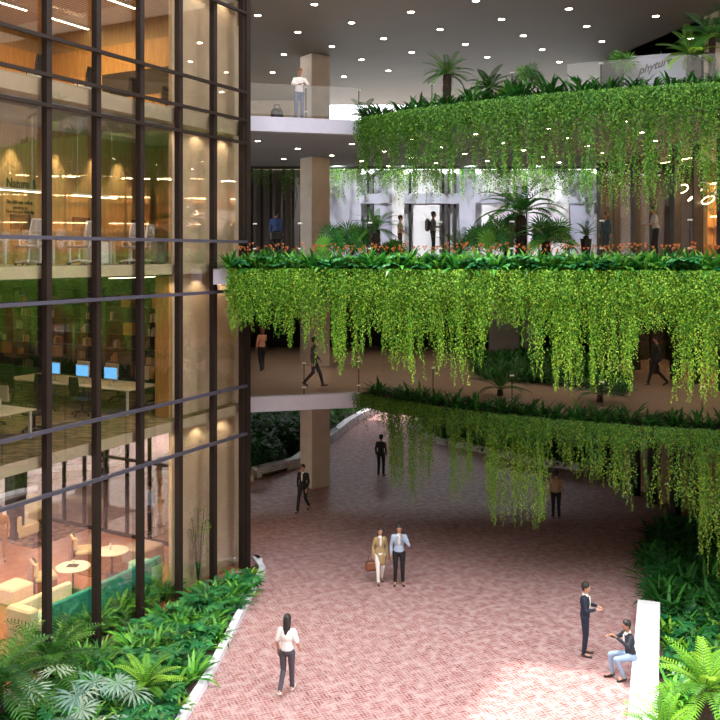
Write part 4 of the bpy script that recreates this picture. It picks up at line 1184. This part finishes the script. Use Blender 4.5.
for u in (3.44, 4.95, 6.4, 7.45, 1.9):
    p = F(u, 3.6, 13.1); spot(p, 260, (1, .80, .48), 52, (0, 0, -1)); 
# studio near-glass chairs and desk
zc = 13.62
for i, (u, lab) in enumerate(((3.0, 'seen at the sill of the first bay'), (4.7, 'seen at the sill of the second bay'), (6.3, 'seen at the sill of the third bay'), (7.7, 'seen at the sill of the last bay'))):
    dchair(u, 2.4, zc, H_IN, 'dark office chair on the studio floor, ' + lab, 'chairs on the studio floor')
for i, u in enumerate((3.6, 5.3)):
    desk(1.6, .8, 'desk', ('studio desk with papers, nearest the picture edge', 'studio desk with papers, nearest the core wall')[i], F(u, 3.3, zc), H_OUT)
    o = MB().box((0, 0, .06), (.45, .3, .12), bev=.004).build('paper_stack', M['white']); o.location = F(u, 3.1, zc + .73); o.rotation_euler = (0, 0, H_OUT)
    tag(o, ('white stack of papers on the first studio desk', 'white stack of papers on the second studio desk')[i], 'papers')

# ---- lounge (ground floor)
zg = .03
def round_table(p, label):
    r = empty('round_table', p, 0, label, 'table')
    MB().lathe((0, 0, .70), [(.46, 0), (.48, .012), (.48, .028), (.46, .04)], 28).build('tabletop', M['marble'], r)
    MB().cyl((0, 0, .03), (0, 0, .7), .03).build('stem', M['dark'], r)
    MB().lathe((0, 0, 0), [(.24, 0), (.24, .012), (.05, .035)], 20).build('base', M['dark'], r)
    return r
pA = G(73, 567, .74); pB = G(112, 551, .74)
for p, lab in ((pA, 'round white table holding a book, before the cream armchairs'), (pB, 'round white table nearest the grey cube seat')):
    round_table((p.x, p.y, zg), lab)
o = MB().box((0, 0, .012), (.3, .22, .024), bev=.003).build('magazine', M['dark']); o.location = (pA.x, pA.y, .772); tag(o, 'dark magazine lying on the round lounge table', 'magazine')
o = MB().lathe((0, 0, 0), [(.035, 0), (.045, .09), (.04, .09)], 12).build('cup', M['marble']); o.location = (pA.x - .05, pA.y + .2, .772); tag(o, 'small white cup beside the magazine', 'cup')
o = MB().lathe((0, 0, 0), [(.03, 0), (.05, .08), (.02, .18), (.025, .2)], 12).build('vase', M['marble']); o.location = (pB.x - .05, pB.y, .772); tag(o, 'tiny vase on the table nearest the grey cube seat', 'vase')
def lounge_chair(p, rz, label):
    r = empty('lounge_chair', p, rz, label, 'armchair', 'cream lounge chairs')
    MB().box((0, 0, .40), (.62, .6, .16), bev=.05).build('seat', M['cushion'], r)
    MB().box((0, -.30, .70), (.62, .14, .42), bev=.05).build('backrest', M['cushion'], r)
    b = MB().box((0, -.03, .17), (.60, .60, .30), bev=.01); b.box((0, -.39, .45), (.62, .05, .86), bev=.01); b.build('base', M['rust'], r)
    return r
c1 = G(45, 577, .4); c2 = G(84, 551, .4); c3 = G(10, 548, .4)
lounge_chair((c1.x, c1.y, zg), -1.0, 'cream lounge chair in front, between sofa and round table')
lounge_chair((c2.x, c2.y, zg), -1.1, 'cream lounge chair behind the first, near the farther table')
# cream stepped sofa
r = empty('cream_sofa', (*G(50, 612, .4)[:2], zg), H_OUT, 'cream block sofa backing onto the planting by the glass', 'sofa')
MB().box((0, 0, .22), (2.0, .85, .42), bev=.05).build('seat', M['cushion'], r)
MB().box((-.85, 0, .5), (.32, .85, .62), bev=.05).build('armrest', M['cushion'], r)
MB().box((0, .36, .52), (2.0, .18, .5), bev=.04).build('backrest', M['cushion'], r)
r.rotation_euler = (0, 0, FROT)
o = MB().box((0, 0, .24), (.75, .75, .46), bev=.05).build('cube_seat', M['cushion']); o.location = (*G(14, 585, .46)[:2], zg); o.rotation_euler = (0, 0, FROT); tag(o, 'cream cube seat at the picture edge beside the sofa', 'pouffe')
o = MB().box((0, 0, .26), (.95, .95, .5), bev=.05).build('cube_seat', M['greyup']); o.location = (*G(143, 546, .5)[:2], zg); o.rotation_euler = (0, 0, FROT); tag(o, 'wide grey cube seat next to the teal banquette', 'pouffe')
# teal banquette
r = empty('teal_banquette', F(4.45, 1.55, zg), FROT, 'long teal banquette running along the inside of the glass', 'banquette')
MB().box((0, 0, .24), (3.9, .75, .44), bev=.03).build('seat', M['tealseat'], r)
MB().box((0, -.32, .45), (3.9, .14, .86), bev=.03).build('backrest', M['teal'], r)
MB().box((1.75, .05, .36), (.5, .9, .68), bev=.03).build('end_block', M['tealseat'], r)
# far white sofas and rug
def block_sofa(p, rz, L_, label, mt='cushion'):
    r = empty('block_sofa', p, rz, label, 'sofa')
    MB().box((0, 0, .22), (L_, .85, .40), bev=.05).build('seat', M[mt], r)
    MB().box((0, -.38, .5), (L_, .18, .56), bev=.05).build('backrest', M[mt], r)
    return r
s1 = G(24, 508, .4); s2 = G(14, 522, .4)
block_sofa((s1.x, s1.y, zg), H_D, 1.5, 'pale sofa farthest back by the dark patterned rug', 'cushion')
block_sofa((s2.x, s2.y, zg), H_U, 1.6, 'pale sofa facing the farther one across the rug')
o = MB().box((0, 0, .008), (2.6, 2.2, .016)).build('patterned_rug', blotchmat('rug_pattern', (.06, .035, .05), (.30, .17, .12), 4, .95)); o.location = (*G(42, 533, 0)[:2], zg); o.rotation_euler = (0, 0, FROT); tag(o, 'dark patterned rug on the terracotta lounge floor', 'rug')
o = MB().box((0, 0, .008), (2.2, 1.8, .016)).build('patterned_rug', mat('rust_rug', (.22, .10, .05), .95, noise=.5, nscale=7)); o.location = (*G(116, 566, 0)[:2], zg); o.rotation_euler = (0, 0, FROT); tag(o, 'rust rug under the table nearest the teal banquette', 'rug')
# curved planter bench at the back of the lounge
b = MB().strip(catmull([(p[0], p[1]) for p in (G(2, 502), G(25, 487), G(60, 480), G(95, 478), G(125, 472))]), 0, .6, .38, .46); b.mi = 1
b.strip(catmull([(p[0], p[1]) for p in (G(2, 502), G(25, 487), G(60, 480), G(95, 478), G(125, 472))]), .08, .5, 0.03, .38)
tag(b.build('curved_bench', [M['white'], M['dark']]), 'white curved bench in the far lounge beneath the greenery', 'bench')
for i, px in enumerate((0, 14, 28, 46, 62, 80, 98, 115)):
    p = G(px, 476 - i * 1.5); plant('bushy_shrub', random.choice(HGb), (p.x, p.y + .6, .05), px, 1.1, 'dark shrub behind the white curved bench in the lounge', 'shrub', 'shrubs behind the curved bench')
struct(fbox(MB(), 7.0, 7.4, 8.1, 8.5, 0.03, 4.66).build('trim_lounge_post', M['fin']))

# ================================================================== SHOP INTERIOR (right building, second floor)
for k in range(6):
    s = 1.2 + k * 3.2
    r = empty('display_shelf', Rr(s + 1.2, 4.7, L2), math.atan2(RDv.y, RDv.x), 'lit display shelving at the back of the shop, bay ' + ('nearest the gallery', 'second from the gallery', 'third from the gallery', 'fourth from the gallery', 'fifth from the gallery', 'sixth from the gallery')[k], 'shelving', 'display shelving in the shop')
    b = MB().box((0, .1, 1.6), (2.6, .05, 3.2)); 
    for sx in (-1, 1): b.box((sx * 1.3, 0, 1.6), (.06, .4, 3.2))
    b.build('frame', M['wood'], r)
    for j in range(4): MB().box((0, 0, .5 + j * .75), (2.54, .4, .05)).build('shelf', M['wood2'], r)
    MB().box((0, -.1, 3.1), (2.4, .06, .05)).build('lamp_lens', M['strip'], r)
    MB().box((0, -.1, 1.7), (2.4, .03, .03)).build('lamp_lens', M['strip'], r)
for i, (px, py, Y, rr) in enumerate(((682, 189, 31.5, .22), (695, 195, 30.5, .30), (708, 200, 29.8, .22))):
    z = EYE + (HOR - py) / FPX * Y; p = W(px, Y)
    b = MB(); pts = [(rr * math.cos(a * PI / 10), 0, rr * math.sin(a * PI / 10)) for a in range(21)]
    b.tube(pts, .015, 6); o = b.build('ring_pendant', M['strip']); o.location = (p.x, p.y, z); o.rotation_euler = (.9, .3, .5 + i)
    tag(o, ('small glowing ring lamp hanging highest in the shop', 'largest glowing ring lamp hanging in the shop', 'small glowing ring lamp hanging nearest the picture edge')[i], 'lamp', 'ring lamps in the shop')
for k in range(4):
    s = 1.0 + k * 4.5
    r = empty('linear_light', Rr(s + 1, 2.4, 13.5), math.atan2(RDv.y, RDv.x), 'recessed strip light in the shop ceiling, ' + ('nearest the gallery', 'second from the gallery', 'third from the gallery', 'fourth from the gallery')[k], 'lamp', 'shop ceiling strips')
    MB().box((0, 0, 0), (2.2, .12, .06)).build('housing', M['whiteplastic'], r); MB().box((0, 0, -.035), (2.1, .1, .01)).build('lamp_lens', M['strip'], r)
    for z in (9.0,):
        c = copy_tree(r, Rr(s + 1, 2.4, z), None, 'recessed strip light in the lower shop ceiling at ' + ('the first floor' if z > 5 else 'the ground floor') + ', ' + ('nearest the gallery', 'second from the gallery', 'third from the gallery', 'fourth from the gallery')[k])
# dark script mark on the white panel behind the top glass
r = empty('sign_panel', (*W(655, 24.6)[:2], L3), -.35, 'white panel with dark script letters behind the top glass balustrade', 'sign')
MB().box((0, 0, .72), (1.75, .05, 1.3), bev=.01).build('panel', M['lilac'], r)
cu = bpy.data.curves.new('lettering', 'FONT'); cu.body = 'phyture'; cu.size = .30; cu.shear = .6; cu.offset = .008; cu.extrude = .004; cu.align_x = 'CENTER'; cu.materials.append(M['black'])
o = bpy.data.objects.new('lettering', cu); COL.objects.link(o); o = tomesh(o); o.parent = r; o.matrix_parent_inverse = Matrix(); o.location = (0, -.03, .95); o.rotation_euler = (PI / 2, -.28, 0)

# warm fill spots added to brighten the core wall, one row per storey
for z in (4.6, 8.9, 13.1, 17.3):
    for i, u in enumerate((5.9, 7.1, 8.3)):
        spot(F(u, .22, z), 12, (1, .80, .55), 130, (-FM.x * -.25, -FM.y * -.25, -1), .05)
def room(u, w, z, p, col=(1, .74, .42), s=1.6):  # added area fill for the left building's rooms, not a modelled fixture
    l = bpy.data.lights.new('interior_fill', 'AREA'); l.energy = p; l.color = col; l.shape = 'RECTANGLE'; l.size = s; l.size_y = .3
    o = bpy.data.objects.new('interior_fill', l); COL.objects.link(o); o.location = F(u, w, z); o.rotation_euler = (0, 0, FROT)
for (u, w, z, p) in ((5, 2.2, 4.55, 100), (2, 2.2, 4.55, 100), (6.5, 5.5, 4.55, 80), (2, 6.5, 4.55, 80), (5.5, 3, 8.8, 22), (2, 3.5, 8.8, 14), (6, 7, 8.8, 10), (5.5, 2.0, 13.0, 4), (2.5, 2.0, 13.0, 4), (6.8, 5.5, 17.3, 120), (3, 5.5, 17.3, 120), (5, 2.5, 17.3, 60)):
    room(u, w, z, p)
def lamp_area(loc, p, col, s, rz=0.):  # added area fill to brighten the shop
    l = bpy.data.lights.new('interior_fill', 'AREA'); l.energy = p; l.color = col; l.shape = 'RECTANGLE'; l.size = s; l.size_y = .25
    o = bpy.data.objects.new('interior_fill', l); COL.objects.link(o); o.location = loc; o.rotation_euler = (0, 0, rz)
for s in (3, 8, 13):
    for z in (13.4, 8.95): lamp_area(Rr(s, 2.5, z), 220 if z > 10 else 50, (1, .76, .50), 3, math.atan2(RDv.y, RDv.x))
# unseen spots under the second-floor slab, added to brighten the first floor
for x, y in ((-2.4, 31), (1.5, 31), (5, 29), (8.5, 27.5), (-3, 36), (2, 36), (7, 35)):
    spot((x, y, 9.05), 130, (1, .86, .68), 120)
# spots added under the rear third-floor edge to brighten the gallery wall
for x in (-1, 2, 5, 8, 11):
    spot((x, 38.0, 13.5), 330, (.95, .97, 1), 100, (0, .8, -.45), .05)
# ================================================================== PEOPLE
def remeshed(b, name, m, parent, vox, smooth=2):
    me = b.mesh(name, m); o = bpy.data.objects.new(name, me); COL.objects.link(o)
    md = o.modifiers.new('r', 'REMESH'); md.mode = 'VOXEL'; md.voxel_size = vox; md.use_smooth_shade = True
    if smooth:
        sm = o.modifiers.new('s', 'SMOOTH'); sm.iterations = smooth; sm.factor = .5
    dg = bpy.context.evaluated_depsgraph_get(); dg.update()
    m2 = bpy.data.meshes.new_from_object(o.evaluated_get(dg)); m2.name = name
    m2.materials.clear(); m2.materials.append(m)
    bpy.data.objects.remove(o)
    bpy.data.meshes.remove(me)
    m2.polygons.foreach_set('use_smooth', [True] * len(m2.polygons))
    for a in list(m2.attributes):
        if a.name == 'leaf': m2.attributes.remove(a)
    o = bpy.data.objects.new(name, m2); COL.objects.link(o)
    if parent: o.parent = parent
    return o
def cloth(name, col, rough=.8):
    return mat('cloth_' + name, col, rough, noise=.06, nscale=8)
V3 = Vector
STAND = dict(pel=(0, 0, .95), lean=0, turn=0,
             kR=(.10, .02, .50), aR=(.11, -.02, .08), tR=(.13, .16, .03), kL=(-.10, .02, .50), aL=(-.11, -.02, .08), tL=(-.13, .16, .03),
             eR=(.225, -.03, 1.14), wR=(.23, .05, .89), eL=(-.225, -.03, 1.14), wL=(-.23, .05, .89), look=0, nod=0)
def P_(**k):
    d = dict(STAND); d.update(k); return d
WALK = P_(kR=(.09, .20, .50), aR=(.09, .30, .10), tR=(.10, .46, .08), kL=(-.09, -.02, .50), aL=(-.09, -.34, .16), tL=(-.10, -.22, .04),
          eR=(.25, -.12, 1.14), wR=(.26, -.10, .88), eL=(-.24, .04, 1.14), wL=(-.24, .22, .93))
WALK2 = P_(kL=(-.09, .20, .50), aL=(-.09, .30, .10), tL=(-.10, .46, .08), kR=(.09, -.02, .50), aR=(.09, -.34, .16), tR=(.10, -.22, .04),
          eL=(-.25, -.12, 1.14), wL=(-.26, -.10, .88), eR=(.24, .04, 1.14), wR=(.24, .22, .93))
def person(loc, rz, pose, H, label, top, legs, hair='hair', skin='skin', female=False, hairlen=0, sleeve='long', coat=0.0, shirt=None, shoe=(.02, .018, .016), flare=0, wide=1.0, bald=False):
    r = empty('person', loc, rz, label, 'person'); r.scale = (H / 1.75,) * 3
    p = {k: V3(v) if isinstance(v, tuple) else v for k, v in pose.items()}
    pel = p['pel']; ln = p['lean']
    up = V3((0, math.sin(ln), math.cos(ln))); fw = V3((0, math.cos(ln), -math.sin(ln))); X = V3((1, 0, 0))
    sw = .150 if female else .172; hw = .10
    waist = pel + up * .14; chest = pel + up * .33; neck = pel + up * .51; sh = pel + up * .447
    RT = Matrix((X, fw, up)).transposed()
    hR, hL = pel + X * hw - up * .03, pel - X * hw - up * .03
    sR, sL = sh + X * sw, sh - X * sw
    headc = pel + up * .60 + V3((0, .025, .085)); hd_ = Matrix.Rotation(p['look'], 3, 'Z') @ Matrix.Rotation(p['nod'], 3, 'X')
    Fh = hd_ @ V3((0, 1, 0)); Xh = hd_ @ V3((1, 0, 0)); Uh = hd_ @ V3((0, 0, 1))
    # --- body
    b = MB()
    b.blob(pel, (.135, .095, .12), R=RT); b.blob(waist, (.115, .085, .14), R=RT); b.blob(chest, (.15 if not female else .13, .10, .17), R=RT)
    b.cap(sR - up * .01, sL - up * .01, .05, .05); b.cap(neck - up * .04, headc - V3((0, .02, .04)), .052, .048)
    b.blob(headc, (.079, .098, .113), 16, 12, R=hd_); b.blob(headc + Fh * .03 - Uh * .05, (.052, .058, .062), R=hd_)
    b.cap(headc + Fh * .085 + Uh * .01, headc + Fh * .105 - Uh * .02, .010, .013, 6)
    b.blob(headc + Fh * .082 - Uh * .052, (.022, .012, .009), R=hd_)
    for s in (-1, 1): b.blob(headc + Xh * .074 * s - Fh * .005 - Uh * .01, (.010, .018, .028), R=hd_)
    for h, k, a, t in ((hR, p['kR'], p['aR'], p['tR']), (hL, p['kL'], p['aL'], p['tL'])):
        b.cap(h, k, .076, .050); b.cap(k, k.lerp(a, .35), .050, .052); b.cap(k.lerp(a, .35), a, .052, .034)
        b.cap(a, t, .036, .030); b.blob(a + (a - t).normalized() * .045 - V3((0, 0, .02)), (.033, .036, .032))
    for s, S_, e, w in ((1, sR, p['eR'], p['wR']), (-1, sL, p['eL'], p['wL'])):
        b.cap(S_, e, .046, .036); b.cap(e, w, .038, .025)
        d = (w - e).normalized(); side = d.cross(V3((0, 0, 1)) if abs(d.z) < .8 else V3((1, 0, 0))).normalized()
        if abs(d.z) >= .8: side = V3((0, 1, 0))
        nrm = d.cross(side).normalized()
        if nrm.x * s > 0: nrm = -nrm
        pm = w + d * .05
        b.cap(w, pm + d * .03, .024, .026)
        for f, (o_, l) in enumerate(((.027, .066), (.009, .076), (-.009, .072), (-.026, .056))):
            q0 = pm + d * .035 + side * o_; q1 = q0 + d * l * .55 + nrm * .012; q2 = q1 + d * l * .35 + nrm * .026
            b.cap(q0 - d * .02, q1, .0105, .0095, 6); b.cap(q1, q2, .0095, .0085, 6)
        q0 = w + d * .03 + side * .025; q1 = q0 + d * .03 + side * .025 + nrm * .01; q2 = q1 + d * .03 + side * .004 + nrm * .012
        b.cap(q0, q1, .012, .011, 6); b.cap(q1, q2, .011, .009, 6)
    remeshed(b, 'body', M[skin], r, .0115)
    # --- eyes and hair
    b = MB()
    for s in (-1, 1): b.blob(headc + Fh * .087 + Xh * .028 * s + Uh * .012, (.010, .007, .006), 8, 6, R=hd_)
    b.build('eyes', M['eye'], r)
    if not bald:
        b = MB(); b.blob(headc - Fh * .014 + Uh * .030, (.089, .104, .098), 16, 12, R=hd_); b.blob(headc - Fh * .04 - Uh * .02, (.078, .065, .085), R=hd_)
        if hairlen:
            b.cap(headc - Fh * .06 - Uh * .02, headc - Fh * .10 - Uh * hairlen, .075, .045)
            for s in (-1, 1): b.cap(headc - Fh * .02 + Xh * .062 * s, headc - Fh * .06 + Xh * .06 * s - Uh * hairlen * .8, .035, .028)
        h = remeshed(b, 'hair', M[hair], r, .014)
    # --- trousers
    b = MB(); b.blob(pel, (.158, .118, .125), R=RT); b.blob(pel + up * .07, (.145, .108, .07), R=RT)
    for h, k, a in ((hR, p['kR'], p['aR']), (hL, p['kL'], p['aL'])):
        b.cap(h, k, .094 * wide, .066 * wide); b.cap(k, a + (k - a) * .02, .066 * wide, (.052 + flare) * wide)
    remeshed(b, 'trousers', legs, r, .018)
    b = MB()
    for a, t in ((p['aR'], p['tR']), (p['aL'], p['tL'])):
        d = (t - a); d.z *= .6; d.normalize()
        hl = a - d * .04 - V3((0, 0, .035)); b.cap(hl, a + V3((0, 0, -.02)) + d * .02, .040, .044); b.cap(a + d * .02 - V3((0, 0, .03)), t, .042, .034)
    remeshed(b, 'shoes', mat('shoe_%d' % int(shoe[0] * 1000), shoe, .5), r, .015)
    # --- top
    b = MB(); b.blob(waist, (.142, .108, .16), R=RT); b.blob(chest, (.178 if not female else .158, .125, .185), R=RT); b.blob(pel + up * .06, (.158, .122, .12), R=RT)
    b.cap(sR - up * .005, sL - up * .005, .055, .055); b.cap(neck - up * .045, sR + up * .002, .05, .045); b.cap(neck - up * .045, sL + up * .002, .05, .045); b.cap(chest + up * .07, neck - up * .02, .10, .058)
    if coat:
        for s in (-1, 1): b.cap(pel + X * .07 * s + up * .05, pel + X * .08 * s - up * coat + fw * .0, .105, .115)
        b.blob(pel - up * coat * .6, (.175, .13, coat * .75), R=RT)
    for S_, e, w in ((sR, p['eR'], p['wR']), (sL, p['eL'], p['wL'])):
        if sleeve == 'long': b.cap(S_, e, .056, .047); b.cap(e, e.lerp(w, .93), .050, .037)
        else: b.cap(S_, S_.lerp(e, .8), .066, .062)
    remeshed(b, 'jacket' if (shirt or coat) else 'shirt', top, r, .018)
    if shirt:
        b = MB(); b.blob(chest + fw * .112 + up * .02, (.035, .022, .15), R=RT); b.cap(neck + fw * .03 - up * .03, neck - fw * .02, .058, .056)
        b.build('shirt', shirt, r, smooth=True)
    return r
def at(px, py, z=0.0, off=0.0): p = G(px, py, z); return (p.x, p.y, z + off)
def ang(dx, dy): return math.atan2(-dx, dy)      # heading for direction of travel
wht = cloth('white', (.82, .80, .78)); char = cloth('charcoal', (.035, .035, .045)); navy = cloth('navy', (.012, .018, .04)); blk = cloth('black', (.010, .010, .012))
person(at(287, 693), ang(.25, 1), P_(kR=(.09, .06, .50), aR=(.08, .12, .09), tR=(.09, .28, .05), kL=(-.09, .02, .50), aL=(-.08, -.26, .15), tL=(-.09, -.15, .04), eR=(.25, -.02, 1.14), wR=(.24, .14, .95)), 1.72,
       'woman in white blouse and charcoal trousers walking away across the brick floor', wht, cloth('charcoal2', (.07, .06, .075)), female=True, hairlen=.30, sleeve='short', coat=0, shoe=(.75, .73, .70))
person(at(380, 583), ang(.15, -1), P_(kR=(.09, .12, .5), aR=(.08, .16, .09), tR=(.09, .32, .05), kL=(-.09, .0, .5), aL=(-.08, -.16, .12), tL=(-.09, -.02, .03)), 1.64,
       'long-haired woman in open tan coat and white trousers carrying a bag', cloth('tan', (.38, .27, .13)), wht, hair='hair', female=True, hairlen=.22, coat=.30, shirt=wht)
person(at(399, 585), ang(0, -1), P_(eL=(-.27, .12, 1.18), wL=(-.10, .19, 1.41), nod=-.2), 1.78,
       'man in pale blue blazer with one hand raised to his face', cloth('paleblue', (.36, .46, .60)), blk, shirt=wht)
person(at(303, 512), ang(-.35, -1), WALK, 1.78, 'man in black suit walking beside the foot of the column', blk, blk, shirt=wht)
person(at(381, 476), ang(.4, 1), P_(kR=(.10, .04, .5)), 1.80, 'man in dark clothes standing far out beneath the vines', cloth('darkgrey', (.02, .02, .022)), blk)
person(at(556, 519), ang(.05, 1), STAND, 1.76, 'man in tan shirt and black trousers seen from behind below the vines', cloth('tanshirt', (.42, .26, .16)), blk)
person(at(585, 655), ang(.9, -.35), P_(eR=(.24, .05, 1.15), wR=(.18, .27, 1.20), eL=(-.24, .06, 1.15), wL=(-.10, .28, 1.18)), 1.74,
       'man in dark suit standing and talking to the seated man', navy, navy, shirt=wht, shoe=(.05, .045, .045))
# seated man on the bench
ps = G(633, 660, .46); hp = ang(-1, -.15)
person((ps.x - .02, ps.y + .1, 0), hp, P_(pel=(0, 0, .555), lean=.14, kR=(.12, .44, .53), aR=(.12, .40, .09), tR=(.13, .57, .03), kL=(-.13, .42, .52), aL=(-.12, .22, .09), tL=(-.14, .38, .03),
       eR=(.24, .20, .86), wR=(.14, .42, .95), eL=(-.24, .18, .84), wL=(-.12, .40, 1.02)), 1.72,
       'man in dark jacket and pale jeans sitting on the edge of the white bench', cloth('ink', (.02, .022, .035)), cloth('jeans', (.28, .37, .52)), skin='skin2', shirt=wht)
# first floor
person(at(314, 387, L1), ang(1, .15), WALK, 1.74, 'man in checked dark shirt striding along the first-floor balcony', cloth('check', (.07, .06, .065)), cloth('darkjeans', (.015, .02, .03)), skin='skin2')
person(at(262, 371, L1), ang(-.5, .9), P_(kR=(.09, .12, .5), aR=(.08, .14, .09), tR=(.09, .30, .05), kL=(-.09, .0, .5), aL=(-.08, -.20, .12), tL=(-.09, -.06, .03), eR=(.22, .16, 1.2), wR=(.08, .24, 1.36)), 1.72,
       'woman with peach top and black flared trousers near the facade corner', cloth('peach', (.60, .28, .17)), blk, hair='hair2', female=True, hairlen=.15, flare=.03)
person(at(657, 386, L1), ang(-.9, .3), WALK2, 1.74, 'man in dark clothes walking on the shaded first floor', cloth('darkgrey', (.02, .02, .022)), blk)
# third floor
r3 = inset(BAL, .55); q = on_path(r3, 299)
person((q[0], q[1], L3), ang(.35, -1), P_(lean=.18, eR=(.27, .16, 1.20), wR=(.12, .36, 1.16), eL=(-.27, .16, 1.20), wL=(-.12, .36, 1.18), nod=-.3), 1.72,
       'man in white shirt leaning over the third-floor balcony rail', wht, cloth('blue', (.12, .16, .26)), skin='skin2', hair='hair2')
q = on_path(inset(BAL, .9), 277)
b = MB().box((0, 0, .26), (.42, .22, .44), bev=.10); b.tube([(-.1, 0, .44), (-.09, 0, .6), (.09, 0, .6), (.1, 0, .44)], .014, 6)
o = b.build('handbag', M['black']); o.location = (q[0], q[1], L3 + .0); o.rotation_euler = (0, 0, .2); tag(o, 'large black bag standing on the third-floor balcony', 'bag')
o.location.z = L3 - .04 + .0
# second floor
def on2(px, Y): p = W(px, Y); return (p.x, p.y, L2)
person(on2(276, 32.4), ang(.2, 1), STAND, 1.76, 'person in blue shirt standing with a dark bag left of the column', cloth('royal', (.04, .09, .30)), blk)
person(on2(400, 35.5), ang(1, -.1), P_(eR=(.24, .02, 1.15), wR=(.25, .2, .98), eL=(-.24, .1, 1.14), wL=(-.24, .28, .98)), 1.72, 'person in beige sleeveless top resting hands on the gallery rail', cloth('beige', (.52, .42, .27)), cloth('umber', (.16, .08, .05)), sleeve='short')
bp_ = on2(433, 33.5)
person(bp_, ang(1, 0), P_(eR=(.22, .02, 1.15), wR=(.2, .2, 1.15), eL=(-.22, .02, 1.15), wL=(-.1, .2, 1.16)), 1.78, 'walker in grey shirt wearing a black backpack', cloth('grey', (.14, .13, .14)), blk, skin='skin2')
o = MB().box((0, 0, 0), (.20, .34, .50), bev=.08).build('backpack', M['black']); o.location = (bp_[0] - .22, bp_[1], L2 + 1.24); tag(o, 'black backpack on the back of the grey-shirted walker', 'bag')
bb = on2(276, 32.1)
o = MB().box((0, 0, .0), (.46, .16, .34), bev=.06).build('satchel', M['black']); o.location = (bb[0] + .02, bb[1] - .02, L2 + .78); tag(o, 'dark satchel hanging at the side of the blue-shirted person', 'bag')
person(on2(656, 27.6), ang(-1, .2), P_(eR=(.22, .12, 1.15), wR=(.18, .3, 1.1), eL=(-.24, .1, 1.14), wL=(-.2, .3, 1.1), lean=.12, kR=(.1, .1, .5)), 1.66, 'person in white tee bending forward before the shop glass', cloth('tee', (.60, .60, .64)), blk, sleeve='short')
person(on2(606, 29.6), ang(-.6, -.6), STAND, 1.55, 'person in blue dress standing at the dark corner of the shop', cloth('denim', (.05, .11, .17)), cloth('denim', (.05, .11, .17)), female=True, hairlen=.15)
# lounge
q = G(152, 528)
person((q.x, q.y, .03), ang(1, .2), STAND, 1.76, 'man in black suit standing by the glazed end of the lounge', blk, blk)
q = G(163, 527)
person((q.x, q.y, .03), ang(-1, -.2), STAND, 1.70, 'person in beige clothes facing the man in black in the lounge', cloth('sand', (.52, .36, .2)), cloth('sand', (.52, .36, .2)), hair='hair2', female=True)
q = G(1, 562)
person((q.x, q.y, .03), ang(.3, -1), STAND, 1.72, 'person in brown at the picture edge of the lounge', cloth('brown', (.32, .16, .06)), cloth('brown', (.32, .16, .06)))
# woman's bags
g1 = V3(at(376, 583))
o = MB().box((0, 0, .17), (.36, .14, .28), bev=.05); o.tube([(-.1, 0, .30), (-.08, 0, .47), (.08, 0, .47), (.1, 0, .30)], .012, 6)
o = o.build('handbag', mat('brown_leather', (.20, .07, .03), .5)); o.location = (g1.x - .14, g1.y - .08, .36); o.rotation_euler = (0, 0, .3); tag(o, 'brown leather bag in the hand of the woman in the tan coat', 'bag')
